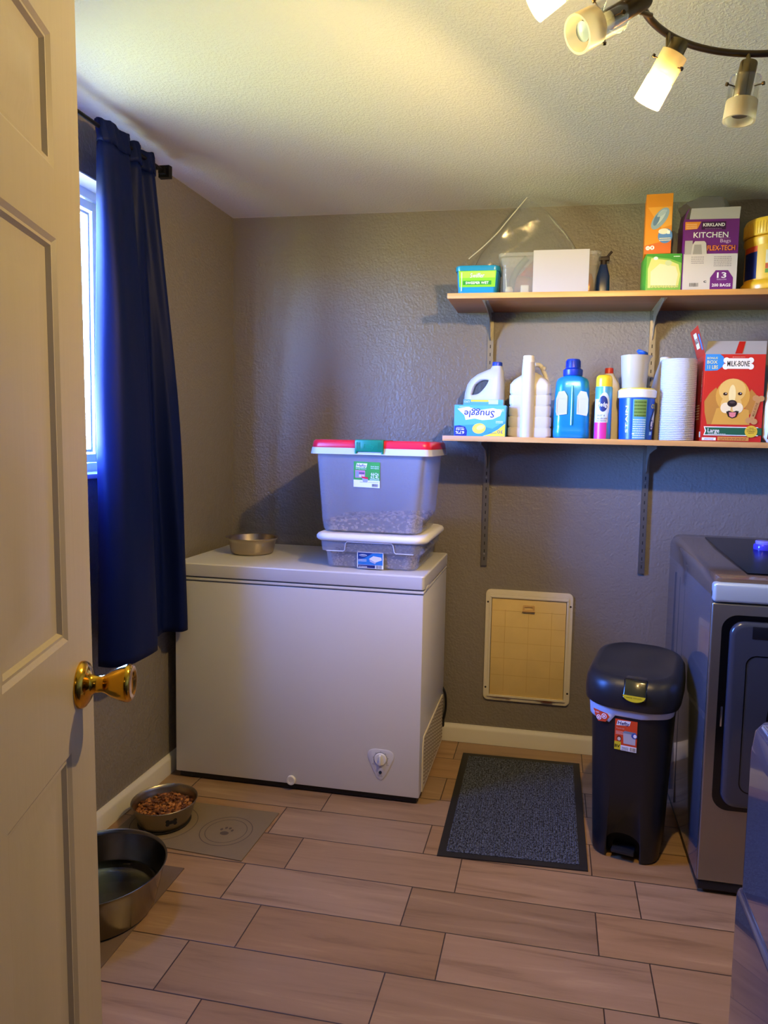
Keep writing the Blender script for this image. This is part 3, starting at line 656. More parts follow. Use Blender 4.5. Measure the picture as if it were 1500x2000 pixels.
# ------------------------------------------------------------------ shelving
SZ1, SZ2, SD = 1.8925, 1.3529, .3225
PINE = wood_mat('shelf_wood', '#8f5428', '#a9693a', .3); EDGE = wood_mat('shelf_edge', '#c98f4c', '#dba560', .35)
def shelf(z, x0, label):
    t = thing('wall_shelf', label, 'shelf', (x0, 0, z), 0, None)
    b = MB(); b.box(0, XR-.03-x0, -SD+.002, -.016, -.0185, 0, .0006); b.build('board', PINE, t)
    b = MB(); b.box(0, XR-.03-x0, -SD-.0005, -SD+.002, -.0195, .0005, .0004); b.build('edge_band', EDGE, t)
    return t
shelf(SZ1, 1.0286, 'upper wooden wall shelf close to the ceiling'); shelf(SZ2, 1.0235, 'lower wooden wall shelf holding the laundry bottles')
ZINC = M('#8d8a84', .35, .85)
for i, (x, lb) in enumerate(((1.170, 'slotted metal shelf track left of the pet door'), (1.825, 'slotted metal shelf track above the trash can'), (2.49, 'slotted metal shelf track at the right end of the shelves'))):
    t = thing('shelf_track', lb, 'shelf track', (x, 0, .80), 0, 'shelf uprights')
    b = MB(); b.box(-.0125, -.0105, -.0145, -.0008, 0, 1.155); b.box(.0105, .0125, -.0145, -.0008, 0, 1.155); b.box(-.0125, .0125, -.0148, -.0128, 0, 1.155); b.build('channel', ZINC, t, smooth=0)
    b = MB()
    for k in range(34):
        z = .022+k*.0335; b.box(-.0018, .0018, -.0156, -.0147, z, z+.014)
    b.build('slots', M('#1c1a18', .7), t, smooth=0)
    for zz in (.05, .38, .72, 1.06):
        b = MB(); b.lathe([(.0045, 0), (.004, .0015), (.0001, .002)], seg=14, T=axis_T((0, -.0145, zz), (0, -1, zz))); b.build('screw', M('#b9b4a8', .3, 1), t)
    for zs, nm in ((SZ1, 'upper'), (SZ2, 'lower')):
        zb = zs-.020-.80
        br = thing('shelf_bracket', 'metal bracket under the %s shelf, %s' % (nm, ('left of the pet door', 'above the trash can', 'at the far right end')[i]), 'shelf bracket', (x, 0, .80), 0, 'shelf brackets')
        b = MB(); pts = [(-.016, zb), (-.285, zb), (-.292, zb-.010), (-.20, zb-.020), (-.10, zb-.034), (-.055, zb-.062), (-.034, zb-.105), (-.016, zb-.115)]
        b.prism(pts, -.0013, .0013, 'x'); b.build('arm', M('#a9a69e', .35, .8), br, smooth=0)
        b = MB(); b.box(-.011, .011, -.288, -.03, zb-.0006, zb+.0006); b.build('flange', M('#c9c5bb', .35, .6), br, smooth=0)

# ------------------------------------------------------------------ pet door
pd = thing('pet_door', 'yellowed plastic pet door panel low on the back wall', 'pet door', (1.369, 0, .45))
PF = M('#d6ccb4', .45); pdw, pdh = .372, .492
b = MB(); b.plate([(x, z) for x, z in rrect(pdw, pdh, .022)], [(x, z) for x, z in rrect(pdw-.046, pdh-.046, .004)], -.001, -.010, 'y'); b.bevel(.002, 2, 50)
b.plate([(x, z) for x, z in rrect(pdw-.036, pdh-.036, .004)], [(x, z) for x, z in rrect(pdw-.052, pdh-.052, .003)], -.008, -.016, 'y')
b.box(-.165, .165, -.019, -.008, .212, .220, .001); b.build('frame', PF, pd)
PY = M('#e2c47e', .42, vary=.10); b = MB(); b.box(-.158, .158, -.012, -.006, -.222, .212, .001); pn = b.build('panel', PY, pd)
ln = Print(plane_map((0, -.0118, 0))); DL = M('#c39a50', .5)
for zz in (.155, .085, .015, -.055, -.13): ln.rect(-.156, zz, .156, zz+.0011, DL)
for xx in (-.1, 0, .098): ln.rect(xx, -.2, xx+.0011, .16, DL)
ln.build('grid_marks', pn)
b = MB(); b.box(-.027, .027, -.024, -.012, .158, .163, .001); b.plate([(x, .172+z) for x, z in rrect(.050, .026, .003)], [(x, .172+z) for x, z in rrect(.034, .012, .002)], -.011, -.017, 'y'); b.build('pull', M('#c9a266', .4), pn)
for x, z in ((-.176, .19), (.176, .19), (-.176, -.19), (.176, -.19)):
    b = MB(); b.cyl((x, -.009, z), (x, -.0115, z), .0042, seg=14); b.build('screw', M('#2a221c', .5), pd)
ch = Print(plane_map((0, -.0165, 0))); DK = M('#5a3322', .7)
for u, v, a, c in ((-.11, -.2295, .05, .0015), (.085, -.229, .045, .002), (.09, -.234, .026, .0035), (-.075, -.236, .012, .0015)): ch.ell(u, v, a, c, DK)
ch.build('worn_patch', pd)

# ------------------------------------------------------------------ floor mats and bowls
def quad_slab(b, pts, z0, z1): b.loft([[(x, y, z0) for x, y in pts], [(x, y, z1) for x, y in pts]])
FM = M('#7c6a50', .85, vary=.12)
t = thing('feeding_mat', 'beige feeding mat with embossed paw circle under the kibble bowl', 'mat', (.295, -.895, 0))
Pm = [(-.248, -.125), (.237, -.152), (.244, .140), (-.245, .142)]
b = MB(); quad_slab(b, Pm, .0002, .0035); b.bevel(.001, 1); b.build('mat_sheet', FM, t)
pm = Print(plane_map((0, 0, .0032), (1, 0, 0), (0, 1, 0))); PD = M('#50443a', .9)
def ringp(p, cx, cy, r, wd, m, n=48, a0=0, a1=360):
    p.seq += 1; p.hold = 1
    for k in range(n):
        a, c = math.radians(a0+(a1-a0)*k/n), math.radians(a0+(a1-a0)*(k+1)/n)
        p.poly([(cx+r*math.cos(a), cy+r*math.sin(a)), (cx+r*math.cos(c), cy+r*math.sin(c)), (cx+(r-wd)*math.cos(c), cy+(r-wd)*math.sin(c)), (cx+(r-wd)*math.cos(a), cy+(r-wd)*math.sin(a))], m)
    p.hold = 0
ringp(pm, .115, -.008, .088, .0026, PD); ringp(pm, .115, -.008, .070, .0022, PD); ringp(pm, -.115, -.005, .112, .0026, PD)
pm.ell(.115, -.022, .015, .011, PD).ell(.096, -.002, .0045, .0065, PD).ell(.108, .009, .0045, .0065, PD).ell(.122, .009, .0045, .0065, PD).ell(.134, -.002, .0045, .0065, PD).build('embossing', t)
b = MB(); quad_slab(b, [(-.16, -.215), (.158, -.215), (.150, .215), (-.16, .215)], .0002, .0035); b.bevel(.001, 1)
tag(b.build('feeding_mat', M('#6b5646', .85, vary=.15), loc=(.228, -1.335, 0)), 'brown feeding mat under the large water bowl', 'mat')
kb = bowl('dog_bowl', 'steel dog bowl of kibble with black bone emblem on the floor', (.180, -.897, .0038), .104, .078, .082, M('#a79b87', .32, 1.0), .005)
bn = Print(cyl_map(0, 0, .0965, .046, .75), True, .003)
for u, v in ((-.012, .005), (-.012, -.005), (.012, .005), (.012, -.005)): bn.ell(u, v, .0062, .0062, BLACK, 6, 0, 16)
bn.rect(-.012, -.0055, .012, .0055, BLACK, 6); bn.build('bone_emblem', kb)
b = MB(); b.stack([(circle(.082, 40), .0), (circle(.088, 40), .006)], cap0=True); b.build('rubber_base', M('#171310', .7), kb); 
rnd = random.Random(4); b = MB(); b.lathe([(.0805, .012), (.093, .048), (.06, .056), (.0005, .060)], seg=32, cap0=True, cap1=False)
for k in range(330):
    r, a = .090*math.sqrt(rnd.random()), rnd.uniform(0, 2*PI); T = Matrix.Translation((r*math.cos(a), r*math.sin(a), .0535+.010*(1-(r/.09)**2)+rnd.uniform(-.002, .003))) @ Matrix.Rotation(rnd.uniform(0, PI), 4, 'Z') @ Matrix.Rotation(rnd.uniform(-.9, .9), 4, 'X')
    b.mat(rnd.choice((0, 1, 2, 2))); s = rnd.uniform(.0045, .0068); b.box(-s, s, -s*.8, s*.8, -s*.45, s*.45, s*.35, T, 2)
tag(b.build('kibble', [M('#8a5226', .6), M('#a5682f', .6), M('#5c3015', .6)], smooth=40, loc=(.180, -.897, .0045)), 'brown dog kibble heaped in the small floor bowl', 'dog food', None, 'stuff')
wb = bowl('water_bowl', 'large deep steel bowl of water on the floor by the door', (.243, -1.345, .0038), .177, .146, .130, M('#8f887c', .2, 1.0), .006)
b = MB(); b.lathe([(.1475, .012), (.1555, .046), (.1555, .0465), (.0005, .0465)], seg=64, cap0=True, cap1=False)
wm, wnt, wb_ = new_mat('water'); wb_.inputs['Base Color'].default_value = lin('#dfe6e0'); wb_.inputs['Transmission Weight'].default_value = 1; wb_.inputs['Roughness'].default_value = .02; wb_.inputs['IOR'].default_value = 1.33
tag(b.build('water', wm, smooth=40, loc=(.243, -1.345, .0045)), 'shallow water inside the large steel bowl', 'water', None, 'stuff')
# ribbed entrance mat
t = thing('door_mat', 'charcoal ribbed door mat with rubber border below the pet door', 'mat', (1.362, -.497, 0))
Pq = [(-.234, -.386), (.242, -.364), (.241, .384), (-.246, .372)]
b = MB(); quad_slab(b, Pq, .0002, .004); b.bevel(.0015, 1); b.build('rubber_border', M('#17181b', .5, bump=(300, .2, .001)), t)
CAR, crn, crb = new_mat('carpet_loops'); crb.inputs['Roughness'].default_value = .95
tcx = crn.nodes.new('ShaderNodeTexCoord'); nn = crn.nodes.new('ShaderNodeTexNoise'); nn.inputs['Scale'].default_value = 170; nn.inputs['Detail'].default_value = 2
rr_ = crn.nodes.new('ShaderNodeValToRGB'); rr_.color_ramp.elements[0].color = lin('#0d0e13'); rr_.color_ramp.elements[1].color = lin('#646b7c'); rr_.color_ramp.elements[0].position = .38; rr_.color_ramp.elements[1].position = .68
crn.links.new(tcx.outputs['Object'], nn.inputs[0]); crn.links.new(nn.outputs[0], rr_.inputs[0]); crn.links.new(rr_.outputs[0], crb.inputs['Base Color'])
b = MB(); rnd = random.Random(9); nx, ny = 54, 86
def bil(u, v):
    a = [Pq[0][i]*(1-u)+Pq[1][i]*u for i in (0, 1)]; c = [Pq[3][i]*(1-u)+Pq[2][i]*u for i in (0, 1)]
    return a[0]*(1-v)+c[0]*v, a[1]*(1-v)+c[1]*v
b.loft([[(*bil(*q), z) for q in ((.055, .035), (.945, .035), (.945, .965), (.055, .965))] for z in (.003, .0055)])
for j in range(ny):
    for i in range(nx):
        u = .06+.88*(i+.5)/nx; v = .04+.92*(j+.5+(.5 if i % 2 else 0))/(ny+.5); x, y = bil(u, v); s = .0034*rnd.uniform(.8, 1.15); h = .0088*rnd.uniform(.85, 1.1)
        q0 = [(x+s*c, y+s*1.15*d, .005) for c, d in ((1, 0), (.5, .87), (-.5, .87), (-1, 0), (-.5, -.87), (.5, -.87))]; q1 = [(x+(p[0]-x)*.55, y+(p[1]-y)*.55, h) for p in q0]
        b.loft([q0, q1], False, True)
tag(b.build('carpet_pile', CAR, t, smooth=60), kind='stuff')

# ------------------------------------------------------------------ trash can
TB = M('#16171b', .42, bump=(500, .12, .0004)); TL = M('#1d1f25', .36, bump=(600, .15, .0004))
can = thing('trash_can', 'tall black pedal trash can with domed lid beside the dryer', 'trash can', (1.748, -.640, 0), math.radians(-14))
b = MB(); S = lambda w, d, r, z, dy=0: (rrect(w, d, r, 8), z, 0, dy)
b.stack([S(.205, .275, .055, .004), S(.212, .282, .06, .012), S(.232, .300, .07, .25), S(.250, .318, .085, .44), S(.256, .324, .09, .512), S(.248, .316, .085, .5125), S(.222, .290, .07, .26), S(.200, .268, .055, .016)])
body = b.build('body', TB, can, smooth=45)
cut = MB(); arch = [(-.052, -.02)]+[(.052*math.cos(PI-PI*k/16)*1.0, .062+.032*math.sin(PI*k/16)) for k in range(17)]+[(.052, -.02)]
cut.prism(arch, -.20, -.085, 'y'); co = cut.build('pedal_recess', TB, can, smooth=30)
me_b = body.modifiers.new('recess', 'BOOLEAN'); me_b.object = co; me_b.operation = 'DIFFERENCE'; me_b.solver = 'EXACT'
dg = bpy.context.evaluated_depsgraph_get(); nm = bpy.data.meshes.new_from_object(body.evaluated_get(dg)); body.modifiers.clear(); body.data = nm; bpy.data.objects.remove(co)
b = MB(); b.prism(arch[1:-1]+[(.05, .004), (-.05, .004)], -.092, -.088, 'y'); b.prism([(-.056, .004), (.056, .004), (.056, .06), (-.056, .06)], -.088, -.086, 'y'); b.build('recess_back', M('#08080a', .6), can)
b = MB(); b.box(-.036, .036, -.148, -.09, .024, .036, .004); b.build('pedal', M('#1c1d22', .35), can)
BAGW = M('#d9d9e2', .45, trans=.06)
b = MB(); rings = []
for z, g in ((.484, .003), (.490, .006), (.498, .006), (.507, .008), (.516, .003)):
    o = rrect(.252+g*2, .320+g*2, .09, 8); n = len(o)
    rings.append([(x*(1+.006*math.sin(k*1.9+z*90)), y*(1+.005*math.cos(k*2.3)), z+(.002*math.sin(k*.9) if z < .5 else 0)-(.026 if (z < .5 and x < -.05 and y < -.05) else 0)) for k, (x, y) in enumerate(o)])
b.loft(rings, False, False); b.build('liner_rim', BAGW, can, smooth=70)
b = MB(); b.stack([S(.262, .330, .095, .513), S(.290, .352, .105, .510, -.002), S(.298, .360, .11, .518, -.002), S(.300, .362, .11, .545, -.001), S(.292, .352, .105, .578, 0), S(.270, .328, .10, .596, .003), S(.240, .296, .09, .602, .006), S(.232, .288, .085, .600, .006), S(.10, .13, .05, .602, .006)])
# tilt the dome: back higher than the front
for v in b.bm.verts:
    if v.co.z > .51: v.co.z += (v.co.y+.18)*.10*min(1, (v.co.z-.51)/.05)
lidc = b.build('lid', TL, can, smooth=50)
b = MB(); b.box(-.018, .056, -.192, -.14, .548, .606, .008, None, 3); 
for v in b.bm.verts: v.co.y += max(0, v.co.z-.562)*.75
bt_ = b.build('release_button', M('#0a0a0c', .12, coat=.5), lidc)
YL = M('#d8c828', .4); sp2 = Print(lambda u, v, h: Vector((u+.019, -.1925-h, .548+v+.018)))
sp2.poly([(.034*math.cos(math.radians(a)), -.001+.020*math.sin(math.radians(a))) for a in range(180, 361, 12)], YL).text('easy touch', 0, -.007, M('#8a8420', .5), .0055, .046, 1, 0); sp2.build('button_sticker', bt_)
cm = plane_map((0, -.1603, 0), (1, 0, 0), (0, -.018, 1)); OR = M('#d9481f', .4)
lp = Print(lambda u, v, h: Vector((u+.022, -.1555-.030*(v+.058-.3)-.001-h, v+.058)))
lp.rect(-.060, .315, .008, .415, OR).poly([(-.056, .394), (-.016, .398), (-.012, .413), (-.052, .411)], BW, 1).text('Hefty', -.034, .4035, BB, .0115, .036, 2, .03, .15)
lp.text('Touch-Lid', -.044, .386, M('#f3c9b8', .5), .004, .024, 1).lines(-.057, .366, -.034, .378, M('#f3c9b8', .5), 3)
lp.poly([(-.032, .338), (.004, .338), (.004, .372), (-.034, .372)], M('#b9b6b8', .5), 1).poly([(-.036, .372), (.006, .372), (.004, .379), (-.030, .380)], M('#7c8796', .5), 2).ell(.000, .368, .009, .009, M('#3450a0', .4), 3).ell(.002, .368, .005, .006, BW, 4)
lp.ell(-.046, .353, .0075, .0095, M('#7b2d1c', .5), 1).ell(-.046, .351, .005, .006, M('#d8d2c0', .5), 2)
lp.rect(-.060, .315, -.040, .342, YL, 1).text('BV', -.0505, .3275, BLACK, .0095, .016, 2, .03).rect(-.040, .315, .008, .332, BW, 2).lines(-.037, .317, -.016, .329, GREYP, 3, 3).bars(-.012, .317, .006, .329, GREYP, 12, 3)
lp.build('label', body)
lp = Print(lambda u, v, h: Vector((u, -.1605-h+max(0, -u-.05)**1.5*1.2, v)))
lp.poly([(-.110, .490), (-.062, .484), (-.056, .476), (-.067, .457), (-.092, .453), (-.103, .471)], OR, 14).ell(-.090, .466, .008, .008, BW, 16).ell(-.073, .474, .0085, .0085, BW, 16).ell(-.090, .466, .0055, .0055, OR, 17).ell(-.073, .474, .006, .006, OR, 17).rect(-.093, .463, -.087, .469, BW, 18).rect(-.076, .471, -.070, .477, BW, 18).text('A NO', -.099, .481, BW, .005, None, 16)
lp.build('warning_sticker', body)

# ------------------------------------------------------------------ dryer
DG = M('#5d6068', .16, .35, coat=.6); DS = M('#97938c', .30, .9); DB = M('#b3c6d0', .28, .35); DD = M('#3b4150', .22, .3, coat=.5); DK2 = M('#07080b', .15)
dy = thing('clothes_dryer', 'dark grey front-loading dryer with silver front in the back right corner', 'dryer', (2.26, -.50, 0))
hw = .342; yf = -.395; yb = .375
b = MB(); b.box(-hw, hw, yf+.012, yb, .035, .905, .004)
for zz in (-.12, -.02, .08): b.box(-hw-.0008, -hw+.001, zz+.15, zz+.152, .06, .86)
b.build('cabinet', DG, dy)
b = MB(); b.box(-hw+.004, hw-.004, yf+.004, yb-.02, .012, .040, .003)
for x in (-.29, .29):
    for y in (-.33, .3): b.cyl((x, y, 0), (x, y, .014), .02, seg=16)
b.build('plinth', M('#101216', .5), dy)
b = MB(); b.box(-hw-.001, hw+.001, yf, yf+.02, .040, .885, .006, None, 3); fp = b.build('front_panel', DS, dy)
b = MB()   # top cover rising to the back, rounded along its left and right sides
def topsec(y, z1, z0=.902):
    r = .030; pts = [(-hw, z0)]+[(-hw+r-r*math.cos(math.radians(a)), z1-r+r*math.sin(math.radians(a))) for a in range(0, 91, 15)]+[(hw-r+r*math.cos(math.radians(a)), z1-r+r*math.sin(math.radians(a))) for a in range(90, -1, -15)]+[(hw, z0)]
    return [(x, y, z) for x, z in pts]
b.loft([topsec(yf+.012, .945), topsec(yf+.03, .955), topsec(-.2, .962), topsec(.1, .972), topsec(.28, .985), topsec(yb-.03, .990), topsec(yb, .978)]); b.build('top_cover', M('#5f534a', .2, .3, coat=.6), dy, smooth=50)
b = MB(); b.box(-hw, hw, yf-.006, yf+.030, .887, .944, .010, None, 4); b.build('top_band', DB, dy)
b = MB(); b.box(-hw+.112, hw-.10, -.31, .30, .945, .9672, .004)
for v in b.bm.verts:
    if v.co.z > .95: v.co.z = .958+(v.co.y+.31)*.045 + .004
b.build('control_glass', M('#040405', .22, spec=.35), dy)
b = MB(); b.stack([(rrect(.628, .585, .045, 8), 0), (rrect(.628, .585, .045, 8), .002)]);
T = Matrix.Translation((.0, yf-.001, .560)) @ Matrix.Rotation(PI/2, 4, 'X')
for v in b.bm.verts: v.co = T @ v.co
fs = b.build('door_surround', DK2, dy)
b = MB(); b.stack([(rrect(.584, .552, .040, 8), 0), (rrect(.584, .552, .040, 8), .010), (rrect(.576, .544, .036, 8), .016), (rrect(.556, .524, .028, 8), .019)])
for v in b.bm.verts: v.co = T @ v.co
dd = b.build('door', DD, dy, smooth=45)
b = MB(); o1, i1 = rrect(.496, .41, .03, 8), rrect(.490, .404, .028, 8)
b.plate([(x, .537+z) for x, z in o1], [(x, .537+z) for x, z in i1], yf-.019, yf-.0206, 'y'); b.build('door_seam', DK2, dd)
b = MB(); b.lathe([(.185, 0), (.185, .004), (.165, .010), (.150, .006), (.0005, .004)], seg=64, T=axis_T((0, yf-.019, .545), (0, yf-1, .545))); b.build('porthole', M('#050506', .06, coat=1), dd, smooth=50)
b = MB(); b.box(-.235, .235, yf-.0215, yf-.012, .790, .826, .002); b.build('door_handle', M('#1a1d24', .2, .3), dd)
b = MB(); b.box(-.304, -.299, yf-.004, yf-.0005, .52, .58, .0005); b.build('hinge', M('#cfd4da', .2, 1), dd)
cp_ = thing('dosing_cup', 'blue purple detergent measuring cap lying on top of the dryer', 'cap', (2.185, -.40, .9725))
b = MB(); b.lathe([(.032, 0), (.033, .003), (.033, .022), (.030, .026), (.028, .026), (.028, .006), (.0005, .005)], seg=36, cap1=False); b.build('cap_ring', M('#4a45c8', .15, trans=.15), cp_, smooth=50)
b = MB(); b.lathe([(.026, .024), (.0275, .034), (.026, .037), (.0005, .038)], seg=36, cap0=False, cap1=False); b.build('cap_top', M('#8682f0', .15, trans=.1), cp_, smooth=50)

# ------------------------------------------------------------------ washer in the near right corner
WG = M('#47434d', .12, .45, coat=.7)
wa = thing('washing_machine', 'glossy grey washing machine at the right edge near the camera', 'washing machine', (2.08, -2.40, 0))
b = MB(); b.box(-.362, .35, -.35, .375, .03, .735, .012, None, 3); b.build('cabinet', WG, wa)
b = MB(); b.box(-.352, .345, -.34, .365, 0, .035, .004); b.build('plinth', M('#101216', .5), wa)
b = MB(); rr = []
for z, ins in ((.737, 0), (.93, .0), (.960, .003), (.972, .010), (.977, .030)): rr.append((rrect(.706-2*ins, .72-2*ins, .018, 8), z, -.004, .012))
b.stack(rr); b.build('top_deck', M('#4f4b55', .1, .4, coat=.8), wa, smooth=50)
b = MB(); b.stack([(rrect(.48, .46, .06, 8), .974), (rrect(.48, .46, .06, 8), .984), (rrect(.46, .44, .055, 8), .988)], 0, -.03); b.build('lid', M('#2b2d36', .08, coat=1), wa, smooth=45)

# ------------------------------------------------------------------ lower shelf items
Z2 = SZ2+.0005; Z1 = SZ1+.0005
def box_thing(name, label, cat, cx, y0, z, w, d, h, mats, rz=0, group=None, bev=.0012):
    """carton whose front face (local y = 0) stands at y0"""
    t = thing(name, label, cat, (cx, y0, z), rz, group)
    b = MB(); b.box(-w/2, w/2, 0, d, 0, h, bev); c = b.build('carton', mats, t); return t, c
LBL = M('#4aa3dc', .4); NAV = M('#1c2f8a', .4); YEL = M('#efd23c', .4)
t, c = box_thing('dryer_sheet_box', 'light blue dryer sheet carton standing upside down at the left end', 'box', 1.164, -.300, Z2, .199, .115, .120, LBL)
p = Print(plane_map((0, 0, 0)))
p.rect(-.098, .001, .098, .119, M('#58aee2', .35)).poly([(-.098, .04), (-.02, .045), (.05, .03), (.098, .06), (.098, .001), (-.098, .001)], M('#3d94d6', .4), 1)
p.poly([(-.088, .105), (-.06, .080), (-.055, .062), (-.02, .068), (.01, .062), (.05, .066), (.078, .080), (.085, .100), (.05, .109), (0, .101), (-.045, .112)], WHITE, 2)
p.text('Snuggle', -.002, .085, NAV, .026, .118, 3, .02, .1, PI)
p.poly([(-.098, .001), (-.050, .001), (-.048, .020), (-.056, .036), (-.078, .041), (-.098, .038)], NAV, 2).text('67%', -.076, .013, WHITE, .011, .034, 3, .02, 0, PI).text('MORE', -.076, .026, WHITE, .007, .032, 3, .02, 0, PI).lines(-.09, .032, -.062, .036, WHITE, 1, 3)
p.poly([(.012, .001), (.098, .001), (.098, .050), (.070, .026), (.040, .010)], YEL, 2).text('30', .080, .018, NAV, .013, .022, 3, 0, 0, PI).lines(.035, .012, .066, .016, NAV, 1, 3)
p.ell(-.002, .030, .026, .020, M('#f0c648', .5), 2, .15).ell(.004, .034, .016, .009, M('#f5d878', .5), 3, .3)
p.lines(-.08, .111, -.04, .115, WHITE, 1, 3).lines(.068, .098, .092, .108, WHITE, 2, 3).lines(.062, .052, .09, .062, WHITE, 2, 3).build('print', c)
# bleach jug behind it
t = thing('bleach_jug', 'white jug with blue cap behind the upside down carton', 'bottle', (1.163, -.125, Z2))
def jug_body(m, w, d, zs): m.stack([(rrect(w*a, d*b_, min(w*a, d*b_)*.42, 7), z, dx, 0) for a, b_, z, dx in zs])
b = MB(); jug_body(b, .165, .105, [(.94, .94, 0, 0), (1, 1, .006, 0), (1, 1, .145, 0), (.98, .98, .175, 0), (.93, .93, .210, .005), (.83, .86, .232, .011), (.66, .76, .252, .023), (.46, .62, .266, .037), (.30, .44, .275, .046), (.25, .39, .286, .048)])
bd = b.build('body', M('#cccfda', .35), t, smooth=60)
hole = MB(); hp = [(-.052, .172), (-.046, .166), (-.020, .172), (.004, .196), (.018, .222), (.012, .230), (-.014, .228), (-.040, .208)]
hole.prism(spline(hp+[hp[0]], 4)[:-1], -.2, .2, 'y'); ho = hole.build('tmp', WHITE, t); mdf = bd.modifiers.new('b', 'BOOLEAN'); mdf.object = ho; mdf.solver = 'EXACT'
dg = bpy.context.evaluated_depsgraph_get(); nm = bpy.data.meshes.new_from_object(bd.evaluated_get(dg)); bd.modifiers.clear(); bd.data = nm; bpy.data.objects.remove(ho)
b = MB(); b.lathe([(.0205, .282), (.0205, .298), (.019, .302), (.0005, .302)], .048, 0, 32, cap1=False); b.build('cap', M('#1e3fae', .35), t, smooth=40)
p = Print(plane_map((0, -.0535, 0))); p.rect(-.080, .030, .080, .148, M('#5aa9d8', .4)).rect(-.05, .139, .022, .147, YEL, 1).rect(.022, .130, .06, .147, M('#c9dbe2', .4), 1).text('LIXO', -.066, .139, WHITE, .008, .022, 2, .02, 0, PI).build('label', bd)
# white ribbed jug
t = thing('vinegar_jug', 'white unlabelled ribbed plastic jug with round handle post', 'bottle', (1.352, -.215, Z2))
b = MB(); z = [(.94, 0), (1, .006), (1, .036), (.94, .0385), (.985, .046), (.985, .078), (.925, .0805), (.97, .088), (.97, .120), (.91, .1225), (.96, .130), (.96, .162), (.90, .1645), (.95, .172), (.945, .205), (.80, .222), (.50, .240), (.26, .252)]
b.stack([(rrect(.168*a, .092*a, .022, 7), zz) for a, zz in z]); bd = b.build('body', M('#cbc5b6', .4), t, smooth=28)
b = MB(); b.lathe([(.026, 0), (.027, .01), (.0265, .2), (.025, .262), (.0235, .285), (.0235, .288)], -.010, -.036, 32); b.build('spine', M('#cbc5b6', .4), t, smooth=50)
b = MB(); b.lathe([(.0205, .286), (.0225, .288), (.0225, .298), (.0215, .301), (.0215, .311), (.020, .313), (.0005, .313)], -.010, -.036, 32, cap1=False); b.build('cap', M('#eae6da', .4), t, smooth=40)
b = MB(); b.tube(spline([(.012, .02, .285), (.032, .025, .283), (.046, .025, .262), (.058, .02, .235), (.066, .01, .21)], 5), .009, 10); b.lathe([(.008, .262), (.0105, .268), (.0105, .274), (.007, .278)], .046, .02, 16); b.build('handle', M('#d9d3c4', .4), t, smooth=50)
# blue detergent bottle
BL = M('#1d8fd0', .28, .25, coat=.4)
t = thing('detergent_bottle', 'shiny blue detergent bottle with dark blue cap', 'bottle', (1.511, -.225, Z2))
b = MB(); b.stack([(rrect(.138*a, .085*c, .036, 8), z) for a, c, z in ((.94, .94, 0), (1, 1, .005), (1.01, 1, .03), (.985, .97, .040), (1.0, 1, .05), (.97, 1, .12), (.93, .98, .19), (.90, .95, .215), (.82, .85, .228), (.60, .72, .236), (.44, .66, .240), (.41, .62, .252))])
bd = b.build('body', BL, t, smooth=60)
for sx in (-1, 1):
    p = MB(); o = [(sx*x, z) for x, z in ((.018, .092), (.056, .086), (.060, .100), (.060, .150), (.052, .176), (.030, .180), (.018, .160))]
    i_ = [(sx*x, z) for x, z in ((.022, .096), (.053, .091), (.056, .102), (.056, .145), (.050, .150), (.032, .150), (.022, .146))]
    p.loft([[(x, -.040-.0035, z) for x, z in o], [(x, -.0455, z) for x, z in o], [(x, -.0452, z) for x, z in i_], [(x, -.0435, z) for x, z in i_]], False, True)
    p.build('side_window', M('#d3dcd8', .25, .3), bd, smooth=30)
b = MB(); b.tube([(0, -.0425, .05), (0, -.0432, .12), (0, -.041, .20)], .0045, 10); b.build('ridge', BL, bd)
b = MB(); b.lathe([(.036, .240), (.037, .243), (.037, .262), (.033, .266), (.0275, .270), (.0255, .300), (.023, .303), (.0005, .303)], 0, 0, 40, cap1=False)
for k in range(28):
    a = 2*PI*k/28; b.box(-.0008, .0008, .0268, .0285, .272, .296, 0, Matrix.Rotation(a, 4, 'Z'))
b.build('cap', M('#1538a8', .35), t, smooth=40)
# polish can
t = thing('polish_can', 'furniture polish spray can with yellow cap and magenta band', 'spray can', (1.628, -.255, Z2))
b = MB(); b.lathe([(.030, 0), (.0315, .002), (.0315, .192), (.029, .200)], seg=40); bd = b.build('can', M('#5fb0d2', .3, .3), t, smooth=40)
b = MB(); b.lathe([(.0300, .196), (.0300, .224), (.0285, .234), (.022, .240), (.0005, .2405)], seg=40, cap1=False); b.build('cap', M('#f0cf26', .35), t, smooth=50)
p = Print(cyl_map(0, 0, .0315, 0, .15), True, .003)
p.rect(-.045, .001, .008, .062, M('#cf2d84', .35)).rect(-.045, .062, .012, .150, M('#dcd8cc', .4)).ell(-.004, .125, .021, .050, M('#d5e2e8', .35), 1).ell(-.008, .132, .017, .030, M('#16306f', .35), 2).text('Pledge', -.008, .130, WHITE, .016, .040, 3, .02)
p.text('DUST &', -.014, .088, GREYP, .007, .028, 3, .01).text('ALLERGEN', -.010, .077, BLACK, .006, .036, 3, .02).lines(-.03, .066, .006, .072, GREYP, 2, 3).build('label', bd)
# white spray bottle with red cap behind
t = thing('spray_bottle', 'white bottle with red cap tucked behind the yellow capped can', 'bottle', (1.664, -.135, Z2))
b = MB(); b.stack([(rrect(.066*a, .05*a, .016, 6), z, dx, 0) for a, z, dx in ((.95, 0, 0), (1, .006, 0), (1, .19, 0), (.92, .22, -.003), (.62, .25, -.010), (.46, .262, -.012))]); b.build('body', M('#d8d2c0', .4), t, smooth=60)
b = MB(); b.lathe([(.0165, .258), (.0165, .276), (.015, .279), (.0005, .279)], -.012, 0, 28, cap1=False); b.build('cap', M('#d8402a', .35), t, smooth=40)
